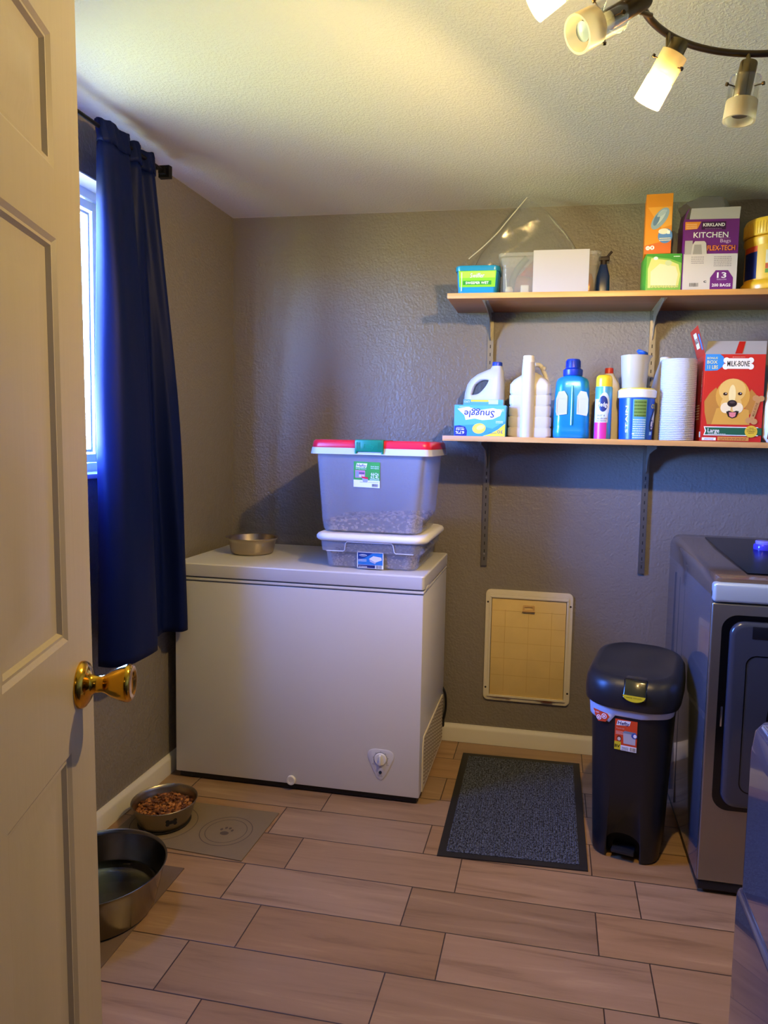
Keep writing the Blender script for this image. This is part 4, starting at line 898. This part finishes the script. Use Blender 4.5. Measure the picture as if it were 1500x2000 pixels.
# stain remover tub
TBL = M('#1550b8', .3)
t = thing('powder_tub', 'blue stain remover tub with white rim and yellow lid', 'tub', (1.750, -.240, Z2))
b = MB(); b.lathe([(.058, 0), (.0605, .003), (.0665, .158)], seg=48); bd = b.build('body', TBL, t, smooth=40)
b = MB(); b.lathe([(.0665, .154), (.0715, .157), (.0720, .182), (.068, .186), (.0005, .186)], seg=48, cap1=False); b.build('rim', M('#e8ecee', .35), t, smooth=40)
b = MB(); b.lathe([(.064, .185), (.064, .190), (.060, .192), (.0005, .192)], seg=48, cap1=False); b.build('lid', M('#e9d84a', .35), t, smooth=40)
p = Print(lambda u, v, h: Vector(((.0605+.006*v/.158+h)*math.sin(u/.063), -(.0605+.006*v/.158+h)*math.cos(u/.063), v)), True, .003)
p.rect(-.090, .002, .090, .153, TBL).rect(-.018, .002, .032, .150, M('#4f9bd0', .4), 1).rect(-.014, .085, .030, .148, M('#7a9a4a', .4), 2).lines(-.016, .006, .030, .08, M('#d4e6f2', .5), 9, 3).lines(-.013, .086, .029, .148, M('#49691f', .5), 5, 3)
p.text('STAIN', -.040, .075, WHITE, .010, .10, 2, .02, 0, PI/2).text('OXI', .072, .125, YEL, .016, .042, 3, .03).ell(.072, .075, .020, .045, M('#101a3a', .4), 2, -.35).ell(.074, .075, .014, .038, M('#f0ece0', .4), 3, -.35).text('Clean', .072, .06, NAV, .030, .040, 4, .02).rect(-.018, .02, -.010, .024, WHITE, 3).rect(.05, .018, .066, .03, M('#9fd4ee', .4), 3)
p.build('label', bd)
# measuring cup with scoop on the tub
MC = frosted('cup_plastic', '#d6d2c2', .10, .25, .3)
t = thing('measuring_cup', 'cloudy plastic measuring cup standing on the yellow tub lid', 'measuring cup', (1.738, -.240, Z2+.1925))
b = MB(); rings = []
for r, z, sp3 in ((.043, 0, 0), (.0455, .003, 0), (.0500, .085, .0), (.0515, .112, .004), (.0530, .122, .012)):
    rings.append([((r+sp3*max(0, math.cos(2*PI*k/48))**6)*math.cos(2*PI*k/48), (r)*math.sin(2*PI*k/48), z) for k in range(48)])
for r, z, sp3 in ((.0510, .122, .012), (.0495, .112, .004), (.0480, .085, 0), (.0435, .004, 0)):
    rings.append([((r+sp3*max(0, math.cos(2*PI*k/48))**6)*math.cos(2*PI*k/48), (r)*math.sin(2*PI*k/48), z) for k in range(48)])
b.loft(rings); b.build('cup', MC, t, smooth=50)
t = thing('scoop', 'blue plastic scoop resting in the measuring cup', 'scoop', (1.752, -.240, Z2+.205))
b = MB(); b.tube(spline([(-.005, 0, .0), (.0, 0, .06), (.008, 0, .11)], 5), .006, 10); b.build('handle', M('#1a4fa8', .35), t)
b = MB(); b.lathe([(.0005, -.008), (.012, -.006), (.021, 0), (.022, .004), (.020, .009), (.0005, .011)], seg=28, cap0=False, cap1=False, T=Matrix.Translation((.010, 0, .118)) @ Matrix.Rotation(.35, 4, 'Y')); b.build('grip', M('#1a55b8', .35), t, smooth=60)
# jug behind the paper roll
t = thing('white_jug', 'white jug with sloping shoulder half hidden behind the paper towel roll', 'bottle', (1.905, -.085, Z2))
b = MB(); b.stack([(rrect(.17*a, .10, .03, 7), z, dx, 0) for a, z, dx in ((.95, 0, 0), (1, .006, 0), (1, .19, 0), (.98, .2, 0), (.66, .26, -.014), (.30, .305, -.030), (.26, .312, -.032))]); b.build('body', frosted('jug_plastic', '#d6d0c4', .12, .4, .35), t, smooth=60)
b = MB(); b.lathe([(.021, .308), (.022, .31), (.022, .324), (.020, .327), (.0005, .327)], -.034, 0, 30, cap1=False); b.build('cap', M('#e4ddcb', .4), t, smooth=40)
# paper towels
PT, pnt, pb = new_mat('paper_towel'); pb.inputs['Base Color'].default_value = lin('#c6cad8'); pb.inputs['Roughness'].default_value = .85
wv = pnt.nodes.new('ShaderNodeTexWave'); wv.wave_type = 'BANDS'; wv.bands_direction = 'Z'; wv.inputs['Scale'].default_value = 48; wv.inputs['Distortion'].default_value = 1.2
tt = pnt.nodes.new('ShaderNodeTexCoord'); vb = pnt.nodes.new('ShaderNodeTexVoronoi'); vb.inputs['Scale'].default_value = 160
ad = pnt.nodes.new('ShaderNodeMath'); ad.operation = 'ADD'; bpn = pnt.nodes.new('ShaderNodeBump'); bpn.inputs['Strength'].default_value = .8; bpn.inputs['Distance'].default_value = .0022
pnt.links.new(tt.outputs['Object'], wv.inputs[0]); pnt.links.new(tt.outputs['Object'], vb.inputs[0]); pnt.links.new(wv.outputs[0], ad.inputs[0]); pnt.links.new(vb.outputs[0], ad.inputs[1]); pnt.links.new(ad.outputs[0], bpn.inputs['Height']); pnt.links.new(bpn.outputs[0], pb.inputs['Normal'])
t = thing('paper_towel_roll', 'white embossed paper towel roll left of the red dog biscuit box', 'paper towel roll', (1.897, -.245, Z2))
b = MB(); b.lathe([(.020, .001), (.062, .0005), (.0635, .004), (.0635, .296), (.062, .2995), (.020, .2985)], seg=64, cap0=False, cap1=False); b.tube([(.0635*math.cos(a), .0635*math.sin(a), 0) for a in (0,)]*2, .0001, 3) if False else None
b.build('paper', PT, t, smooth=50)
b = MB(); b.lathe([(.0202, .0), (.0202, .299), (.0188, .299), (.0188, 0), (.0202, 0)], seg=32, cap0=False, cap1=False); b.build('cardboard_core', M('#a98a66', .8), t, smooth=50)
# dog biscuit box
RD = M('#c62518', .38, coat=.15); CARD = M('#a9a39c', .8)
mx, mw, mh, mdp, my = 2.079, .206, .315, .16, -.300
t, c = box_thing('dog_biscuit_box', 'open red dog biscuit carton with a golden dog portrait', 'box', mx, my, Z2, mw, mdp, mh, RD)
p = Print(plane_map((0, 0, 0))); GD = M('#d39a38', .5); GD2 = M('#e2b45a', .5); GD3 = M('#b97c2c', .5); CREAM = M('#f1ead6', .5); DKB = M('#23140e', .4)
p.rect(-.102, .001, .102, .314, RD)
# portrait: ears, head, muzzle, chest
p.poly([(-.085, .062), (-.095, .105), (-.098, .145), (-.080, .175), (-.060, .195), (-.040, .16), (-.035, .10), (-.04, .062)], GD3, 1).poly([(.060, .19), (.078, .17), (.076, .13), (.062, .10), (.045, .095), (.04, .15)], GD3, 1)
p.poly([(-.070, .062), (-.055, .12), (0, .13), (.055, .115), (.060, .062)], GD, 1)
p.ell(-.002, .165, .058, .062, GD, 2).ell(-.004, .185, .046, .042, GD2, 3).ell(-.006, .135, .036, .034, GD2, 3).ell(-.024, .122, .018, .019, M('#efd9a4', .5), 4).ell(.017, .122, .018, .019, M('#efd9a4', .5), 4).ell(-.004, .170, .012, .035, M('#f0d78e', .5), 4)
p.poly([(-.022, .108), (-.012, .112), (0, .107), (.012, .112), (.022, .110), (.014, .090), (0, .084), (-.014, .090)], DKB, 5).poly([(-.012, .106), (.012, .106), (.010, .092), (0, .087), (-.010, .092)], M('#df7f78', .5), 6)
p.ell(-.003, .138, .0165, .0125, M('#2a1c18', .35), 6).ell(-.003, .142, .009, .004, M('#55443c', .35), 7).ell(-.028, .172, .0075, .0055, M('#3b2110', .3), 6).ell(.022, .173, .0075, .0055, M('#3b2110', .3), 6).ell(-.026, .1735, .0018, .0018, WHITE, 7).ell(.024, .1745, .0018, .0018, WHITE, 7)
# biscuit
BI = M('#c28a4c', .6); BID = M('#8a5a26', .6)
p.poly([(.058, .085), (.074, .083), (.092, .148), (.077, .152)], BI, 8)
for u, v in ((.056, .078), (.074, .074), (.076, .158), (.094, .156)): p.ell(u, v, .0115, .0105, BI, 8)
p.text('MILK-BONE', .0755, .117, BID, .008, .050, 9, .02, 0, math.radians(76))
p.ell(-.090, .292, .0001, .0001, RD, 1)
p.poly([(-.102, .314), (-.052, .314), (-.040, .304), (-.036, .286), (-.044, .268), (-.060, .256), (-.102, .254)], M('#2e86c8', .4), 1).text('BONUS', -.078, .300, M('#e7dc90', .4), .007, .036, 2, .03).text('BOX', -.078, .286, M('#e7dc90', .4), .0115, .036, 2, .03).text('11 LBS', -.076, .268, M('#e7dc90', .4), .0125, .036, 2, .03)
for u, v in ((-.030, .292), (-.032, .270), (.052, .292), (.053, .270)): p.ell(u, v, .0105, .0105, CREAM, 2)
p.rect(-.032, .262, .054, .299, CREAM, 2); p.text('MILK-BONE', .011, .2805, BLACK, .019, .076, 3, .03)
p.lines(-.01, .303, .032, .305, CREAM, 1, 2)
p.poly([(-.096, .022), (.090, .022), (.090, .054), (-.096, .054), (-.091, .038)], CREAM, 7).poly([(-.092, .025), (.102, .025), (.102, .051), (-.092, .051), (-.087, .038)], M('#1f5a38', .4), 8).text('Large', -.062, .040, CREAM, .015, .040, 9, .02).lines(-.080, .027, -.02, .030, CREAM, 1, 9)
p.ell(.066, .038, .0215, .0215, M('#e2b830', .4), 10); p.text('HELPS', .066, .050, BLACK, .0035, .016, 11, .02).text('CLEAN TEETH', .066, .044, BLACK, .0035, .032, 11, .02).text('& FRESHEN', .066, .038, BLACK, .0035, .028, 11, .02).text('BREATH', .066, .032, BLACK, .0035, .018, 11, .02)
p.rect(-.100, .004, -.052, .014, CREAM, 2).lines(-.092, .006, -.060, .012, NAV, 2, 3).rect(-.046, .004, .060, .018, M('#d08a3a', .5), 2).lines(-.040, .006, .052, .016, M('#9a4a20', .5), 2, 3)
p.build('print', c)
p = Print(plane_map((-mw/2, .0, 0), (0, -1, 0), (0, 0, 1))); p.rect(-.155, .06, -.02, .29, M('#b01f16', .4)); p.text('MILK-BONE', -.03, .20, CREAM, .010, .11, 1, .02, 0, PI/2).lines(-.14, .08, -.05, .14, CREAM, 6, 1).rect(-.04, .015, -.012, .035, CREAM, 1).build('side_print', c)
b = MB(); b.box(-mw/2, mw/2, -.0004, .001, mh-.001, mh+.052, 0); 
for v in b.bm.verts:
    if v.co.z > mh+.01: v.co.y += .045; v.co.x += .012 if v.co.x > 0 else .016
ff = b.build('front_flap', CARD, c, smooth=0)
p = Print(lambda u, v, h: Vector((u, (v-mh)*.86-.0006-h, v))); p.poly([(-.002, mh+.001), (.022, mh+.001), (.042, mh+.050), (.020, mh+.050)], RD); p.build('flap_stripe', ff)
b = MB(); b.loft([[(-mw/2, .004, mh-.002), (-mw/2, .150, mh-.002), (-mw/2-.030, .150, mh+.098), (-mw/2-.030, .01, mh+.104)], [(-mw/2+.001, .004, mh-.002), (-mw/2+.001, .150, mh-.002), (-mw/2-.029, .150, mh+.098), (-mw/2-.029, .01, mh+.104)]])
sf = b.build('side_flap', RD, c, smooth=0)
p = Print(lambda u, v, h: Vector((-mw/2-.30*v-h, -u, mh+v))); p.rect(-.11, .028, -.055, .084, CREAM).text('MILK-BONE', -.082, .056, BLACK, .018, .050, 1, .03).rect(-.035, .018, -.012, .075, M('#2e86c8', .4)).build('flap_print', sf)
# items right of the box
t = thing('blue_capped_bottle', 'bottle with dark blue cap peeking over the dog biscuit box', 'bottle', (2.185, -.075, Z2))
b = MB(); b.stack([(rrect(.085, .075, .025, 7), 0), (rrect(.09, .08, .028, 7), .005), (rrect(.09, .08, .028, 7), .25), (rrect(.06, .055, .02, 7), .30), (rrect(.045, .045, .018, 7), .315)]); b.build('body', M('#24408f', .35), t, smooth=60)
b = MB(); b.lathe([(.026, .312), (.0285, .318), (.0285, .345), (.022, .358), (.0005, .362)], seg=32, cap1=False); b.build('cap', M('#1637c4', .35), t, smooth=50)
t = thing('treat_bag', 'white and brown printed pet treat pouch at the right end of the lower shelf', 'pouch', (2.246, -.285, Z2-.0))
b = MB(); rings = []
for j, (z, w_, d_) in enumerate(((0, .085, .05), (.02, .11, .062), (.07, .118, .06), (.13, .112, .05), (.18, .10, .032), (.215, .095, .012), (.24, .092, .004))):
    rings.append([(x*(1+.05*math.sin(j*2.1+k)), y*(1+.10*math.sin(k*1.7+j)), z+.002*math.sin(k)) for k, (x, y) in enumerate(rrect(w_, d_, d_*.45, 5))])
b.loft(rings); bd = b.build('pouch', M('#d9d9e0', .3, bump=(30, .4, .004)), t, smooth=70)
p = Print(plane_map((0, -.0335, 0))); p.poly([(-.05, .012), (-.01, .008), (-.018, .05), (-.045, .06)], M('#7d3b22', .4)).ell(-.035, .10, .012, .02, M('#b43a30', .4)).poly([(-.008, .02), (.04, .02), (.04, .11), (0, .09)], M('#9c2a2a', .4)).build('print', bd)

# ------------------------------------------------------------------ upper shelf items
WIPE = M('#1f8fd0', .3)
t = thing('wipe_tub', 'small blue tub with green label at the left end of the upper shelf', 'tub', (1.139, -.245, Z1))
b = MB(); b.stack([(rrect(.142, .105, .016, 6), 0), (rrect(.148, .11, .018, 6), .004), (rrect(.160, .118, .02, 6), .090)]); bd = b.build('body', WIPE, t, smooth=45)
b = MB(); b.stack([(rrect(.168, .126, .022, 6), .086), (rrect(.170, .128, .023, 6), .090), (rrect(.170, .128, .023, 6), .102), (rrect(.162, .120, .02, 6), .106), (rrect(.150, .108, .018, 6), .105)]); b.build('lid', M('#1a86b0', .3), t, smooth=45)
p = Print(plane_map((0, -.0565, 0), (1, 0, 0), (0, -.045, 1))); p.poly([(-.068, .026), (.068, .026), (.072, .086), (-.072, .086)], M('#7ccb2e', .35)).rect(-.066, .060, .068, .084, M('#a9d84a', .35), 1)
p.text('Swiffer', 0, .069, BLACK, .017, .058, 2, .05, .2).text('Swiffer', 0, .069, WHITE, .017, .056, 3, .01, .2).rect(-.054, .034, .054, .049, M('#1e8a34', .35), 2).text('SWEEPER WET', 0, .0415, WHITE, .009, .088, 3, .03).rect(-.060, .012, -.058, .080, WHITE, 4); p.build('label', bd)
# clear bin with its paper and contents
t = thing('clear_bin', 'clear open plastic bin with blank white paper on the upper shelf', 'storage bin', (1.406, -.190, Z1))
CB = frosted('clear_bin_plastic', '#d8d4d0', .74, .4, .1)
b = MB(); shell(b, [(.335, .200, .02, 0), (.342, .206, .025, .006), (.362, .216, .025, .135), (.380, .228, .028, .138), (.380, .228, .028, .150)], .002); bb = b.build('body', CB, t, smooth=40)
b = MB(); b.box(-.058, .146, -.1165, -.1150, .001, .156, .0003); tag(b.build('paper_label', M('#b3adb0', .6), t, smooth=0))
def packet(name, label, cat, loc, w, d, h, mat, rx=0, ry=0, rz=0, r=.3):
    b = MB(); q = []
    for f in (-1, -.75, -.35, 0, .35, .75, 1): s = (1-abs(f)**3*.96); q.append((rrect(w*(1-.04*abs(f)), d*s+.002, (d*s+.002)*.45, 4), f*h/2))
    b.stack(q); o = b.build(name, mat, smooth=60, loc=loc); o.rotation_euler = (rx, ry, rz); return tag(o, label, cat)
packet('red_packet', 'red packet poking out above the rim of the clear bin', 'packet', (1.335, -.118, Z1+.105), .075, .05, .14, M('#c83418', .4), .15, .75, 0)
packet('seed_packet', 'mustard yellow envelope lying in the top of the clear bin', 'packet', (1.440, -.150, Z1+.145), .13, .045, .055, M('#c79a3a', .5), .3, .1, .1)
packet('brown_bag', 'crumpled pinkish brown bag inside the clear bin', 'packet', (1.325, -.183, Z1+.048), .12, .055, .075, M('#a8705a', .6), 0, .2, 0)
b = MB(); b.tube(spline([(0, 0, 0), (.008, 0, .05), (.028, 0, .09), (.06, 0, .125)], 6), .013, 12); tag(b.build('dark_tube', M('#3a4a30', .5), smooth=50, loc=(1.262, -.236, Z1+.020)), 'dark green curved tube leaning inside the clear bin', 'tube')
for x, col, lb in ((1.258, '#c9b98a', 'cream round knob at the bottom left of the clear bin'), (1.318, '#d9d0b8', 'pale square block at the bottom of the clear bin')):
    b = MB()
    if col == '#c9b98a': b.lathe([(.0005, 0), (.010, .002), (.015, .010), (.015, .018), (.009, .027), (.0005, .029)], seg=24, cap0=False, cap1=False)
    else: b.box(-.016, .016, -.012, .012, 0, .032, .004)
    tag(b.build('knob' if col == '#c9b98a' else 'block', M(col, .5), smooth=50, loc=(x, -.266, Z1+.0045)), lb, 'knob' if col == '#c9b98a' else 'block')
b = MB(); b.lathe([(.0005, 0), (.016, .002), (.018, .01), (.017, .05), (.010, .07), (.0005, .072)], seg=28, cap0=False, cap1=False); tag(b.build('copper_can', M('#c07a48', .25, .9), smooth=50, loc=(1.555, -.262, Z1+.0045)), 'small copper coloured container at the right inside the clear bin', 'container')
# zip bag draped over the bin
FILM = clear_film('bag_film', .05, '#f4f4f4', .10, .03)
t = thing('zip_bag', 'big clear plastic zip bag standing up over the clear bin', 'plastic bag', (1.30, -.17, Z1+.150))
b = MB(); rings = []
prof = [(-.02, -.190, .235), (.03, -.165, .215), (.07, -.130, .190), (.11, -.098, .160), (.15, -.066, .125), (.18, -.042, .098), (.205, -.020, .068), (.228, -.002, .030), (.240, .010, .016)]
n = 40
for j, (z, xa, xb) in enumerate(prof):
    cxx, hwx = (xa+xb)/2, (xb-xa)/2; dep = .030*(1-z/.25)+.002; r = []
    for k in range(n):
        a = 2*PI*k/n; wob = 1+.22*math.sin(3*a+j*1.3)+.14*math.sin(7*a+j*2.9)
        r.append((cxx+hwx*(abs(math.cos(a))**.8)*(1 if math.cos(a) > 0 else -1), dep*math.sin(a)*wob, z))
    rings.append(r)
b.loft(rings, False, True); b.build('film', FILM, t, smooth=30)
b = MB(); b.tube(spline([(-.205, -.058, .000), (-.150, -.050, .048), (-.100, -.042, .098), (-.060, -.030, .150), (.010, -.004, .242)], 6), .0022, 8); b.build('zip_strip', M('#cfcac0', .4), t)
for v in (): pass
# small clear jar at the left of the bin
t = thing('glass_jar', 'tiny clear glass jar behind the blue wipe tub', 'jar', (1.195, -.12, Z1))
b = MB(); b.lathe([(.018, 0), (.020, .004), (.020, .12), (.016, .14), (.016, .155), (.0145, .155), (.0145, .14), (.0185, .12), (.0185, .005), (.0005, .004)], seg=28, cap1=False); b.build('glass', clear_film('jar_glass', .12), t, smooth=50)
# blue bottle with dark trigger
t = thing('trigger_bottle', 'dark blue spray bottle right of the clear bin', 'bottle', (1.612, -.150, Z1))
b = MB(); b.stack([(rrect(.052*a, .045*a, .014, 6), z) for a, z in ((.95, 0), (1, .004), (.95, .09), (.62, .125), (.5, .135))]); b.build('body', M('#14306e', .3), t, smooth=60)
b = MB(); b.cyl((0, 0, .133), (0, 0, .150), .012, seg=20); b.box(-.018, .022, -.009, .009, .150, .166, .004); b.tube([(.010, 0, .160), (.022, 0, .175), (.030, 0, .185)], .005, 8); b.build('trigger', M('#2c1e1c', .5), t)
# yellow bit
b = MB(); b.lathe([(.0005, 0), (.016, .001), (.018, .006), (.014, .011), (.0005, .012)], seg=24, cap0=False, cap1=False); tag(b.build('lid_disc', M('#b8862c', .5), smooth=50, loc=(1.732, -.255, Z1)), 'small mustard coloured lid lying left of the green box', 'lid')
# green box, orange box on it
t, c = box_thing('green_box', 'green refill box with pale yellow oval under the orange box', 'box', 1.817, -.300, Z1, .124, .13, .134, M('#4f9e34', .4), math.radians(2))
p = Print(plane_map((0, 0, 0))); p.rect(-.061, .001, .061, .133, M('#7fb84a', .4)).poly([(-.061, .133), (.061, .133), (.061, .100), (.02, .115), (-.061, .125)], M('#3d9430', .4), 1).poly([(-.054, .012), (.052, .012), (.058, .06), (.05, .095), (.015, .110), (-.045, .118), (-.056, .08)], M('#d9d880', .4), 2).poly([(-.045, .022), (.044, .020), (.050, .06), (.040, .088), (-.015, .098), (-.046, .07)], M('#e2ddb0', .4), 3)
p.ell(-.03, .117, .008, .006, WHITE, 4).ell(.015, .100, .012, .010, M('#c9d2a0', .4), 5).lines(-.045, .012, .052, .022, M('#8aa060', .5), 2, 4).lines(.032, .122, .055, .128, WHITE, 1, 4).build('print', c)
t, c = box_thing('duster_box', 'orange duster box standing on top of the green box', 'box', 1.792, -.297, Z1+.1345, .092, .11, .212, M('#d97818', .38), math.radians(-4))
p = Print(plane_map((0, 0, 0))); p.rect(-.0455, .001, .0455, .211, M('#e08a1c', .38)).poly([(-.0455, .001), (.0455, .001), (.0455, .05), (-.0455, .03)], M('#d2601a', .4), 1).poly([(-.04, .165), (.042, .165), (.0455, .10), (.01, .09)], M('#eaa23c', .4), 1)
p.ell(.004, .124, .044, .021, M('#8fa6bc', .5), 2, .95).ell(.002, .128, .032, .012, M('#c3cfd8', .5), 3, .95).ell(-.008, .120, .022, .009, M('#5f7ea4', .5), 4, 1.2).ell(.010, .142, .020, .007, M('#a9bccb', .5), 4, .6).ell(.024, .062, .025, .026, M('#4f82c8', .4), 5).ell(.018, .078, .018, .010, M('#e8e2d8', .4), 6).rect(.030, .068, .040, .080, WHITE, 7).lines(.004, .045, .044, .058, M('#f2e3b0', .5), 2, 7).ell(-.034, .021, .0075, .0075, WHITE, 3).ell(-.019, .022, .0075, .0075, WHITE, 3).text('10', -.034, .021, OR, .006, .007, 4).rect(-.021, .019, -.017, .026, OR, 4)
p.build('print', c)
# kitchen bag carton
PU = M('#6d2278', .38); 
t, c = box_thing('kitchen_bag_box', 'purple and white trash bag carton with open top flap', 'box', 1.974, -.305, Z1, .186, .12, .250, [PU], math.radians(2))
p = Print(plane_map((0, 0, 0))); WB = M('#cfc8c4', .3, coat=.3)
p.rect(-.092, .001, .092, .249, PU).rect(-.092, .001, .092, .128, WB, 1).poly([(-.092, .240), (-.038, .240), (-.050, .215), (-.092, .212)], M('#e2882a', .4), 2).lines(-.088, .217, -.052, .236, M('#f2c890', .4), 3, 3)
p.rect(-.036, .212, .046, .240, M('#3a0f40', .4), 2).text('KIRKLAND', .006, .229, WHITE, .011, .074, 3, .04).lines(-.024, .214, .034, .218, M('#a87fb0', .4), 1, 3)
p.text('KITCHEN', -.003, .194, WHITE, .019, .118, 3, .015).lines(.028, .182, .064, .184, M('#c8a0cc', .4), 1, 3).text('Bags', .048, .173, M('#d8b8dc', .4), .012, .036, 3, .01)
p.text('FLEX-TECH', .034, .148, M('#8f2a20', .4), .019, .098, 3, .06).text('FLEX-TECH', .034, .148, M('#e88a3c', .4), .0165, .094, 4, .02)
p.rect(-.090, .126, -.064, .174, M('#a9a2a0', .5), 5).poly([(-.068, .126), (-.014, .126), (-.018, .165), (-.024, .172), (-.056, .172), (-.064, .160)], M('#c2bcb8', .5), 6).poly([(-.062, .126), (-.030, .126), (-.034, .160), (-.058, .160)], M('#9a948f', .5), 7)
p.poly([(.002, .002), (.080, .002), (.080, .044), (.062, .070), (.020, .070), (.002, .044)], PU, 2).text('13', .041, .053, WHITE, .019, .032, 3, .03).text('GALLON', .041, .038, M('#d8c0dc', .4), .005, .032, 3).text('200 BAGS', .041, .018, WHITE, .010, .064, 3, .04)
p.bars(-.068, .013, -.036, .026, GREYP, 15, 2).text('c', -.015, .032, BLACK, .010, .010, 2, .04).lines(.012, .084, .072, .122, M('#9c9698', .5), 6, 2).lines(-.066, .094, -.022, .122, M('#9c9698', .5), 4, 2).build('print', c)
b = MB(); b.loft([[(-.078, 0, .249), (.091, 0, .249), (.095, .004, .292), (-.072, .004, .288)], [(-.078, .0012, .249), (.091, .0012, .249), (.095, .0052, .292), (-.072, .0052, .288)]]); b.build('front_flap', M('#b7afb0', .7), c, smooth=0)
b = MB(); b.loft([[(-.0925, .005, .249), (-.0925, .11, .249), (-.088, .11, .285), (-.080, .005, .288)], [(-.0913, .005, .249), (-.0913, .11, .249), (-.0868, .11, .285), (-.0788, .005, .288)]]); b.build('side_flap', PU, c, smooth=0)
# crumpled bags on and behind it
CRM = clear_film('grey_film', .12, '#b9c4c6', .2, .35)
def crumple(name, label, loc, sx, sy, sz, mat, seed=1, cat='plastic bag'):
    b = MB(); bmesh.ops.create_icosphere(b.bm, subdivisions=4, radius=1); rnd = random.Random(seed); dirs = [Vector((rnd.gauss(0, 1), rnd.gauss(0, 1), rnd.gauss(0, 1))).normalized() for _ in range(22)]
    for v in b.bm.verts:
        d = v.co.normalized(); k = min(1/max(.35, d.dot(q))*rnd0 for q, rnd0 in zip(dirs, rads[seed]) if d.dot(q) > .3) if any(d.dot(q) > .3 for q in dirs) else 1
        k = min(k, 1.15); v.co = Vector((d.x*k*sx, d.y*k*sy, max(d.z*k*sz, -sz*.72)))
    return tag(b.build(name, mat, smooth=28, loc=loc), label, cat)
rads = {s: [random.Random(s*99+i).uniform(.72, 1.0) for i in range(22)] for s in range(1, 9)}
crumple('plastic_bag', 'crumpled pale grey plastic bag lying over the trash bag carton', (1.985, -.115, Z1+.325), .115, .06, .055, CRM, 2)
crumple('produce_bag', 'limp clear bag hanging between the orange box and the carton', (1.862, -.155, Z1+.19), .028, .028, .075, CRM, 3)
t = thing('dark_box', 'dark maroon box behind the orange and purple boxes', 'box', (1.90, -.07, Z1))
b = MB(); b.box(-.09, .09, -.05, .04, 0, .255, .002); b.build('carton', M('#2a1216', .6), t)
b = MB(); b.box(-.085, .085, -.0508, -.0495, .20, .245); b.build('band', M('#4a1c24', .6), t, smooth=0)
# yellow tub at the right edge
t = thing('yellow_jar', 'large yellow plastic jar at the right end of the upper shelf', 'jar', (2.205, -.215, Z1))
b = MB(); b.lathe([(.092, 0), (.100, .006), (.103, .02), (.101, .03), (.092, .04), (.092, .165), (.098, .175), (.098, .19), (.088, .198)], seg=56); bd = b.build('body', M('#d9a624', .3), t, smooth=40)
b = MB(); b.lathe([(.096, .196), (.099, .200), (.099, .245), (.094, .256), (.0005, .260)], seg=56, cap1=False)
for k in range(60): b.box(-.0012, .0012, .0985, .1005, .202, .242, 0, Matrix.Rotation(2*PI*k/60, 4, 'Z'))
b.build('lid', M('#e0b238', .35), t, smooth=40)
p = Print(cyl_map(0, 0, .092, 0, 0), True, .006); p.rect(-.14, .045, .10, .160, M('#16205e', .35)).rect(-.14, .14, .10, .160, M('#c4461e', .4), 1).rect(-.075, .044, .06, .162, M('#dfb23a', .35), 2).rect(-.045, .095, .05, .14, M('#cdc6b4', .4), 3).rect(-.045, .075, .05, .093, M('#b8482c', .4), 3).rect(-.045, .060, .05, .074, M('#5f8a38', .4), 3).build('label', bd)
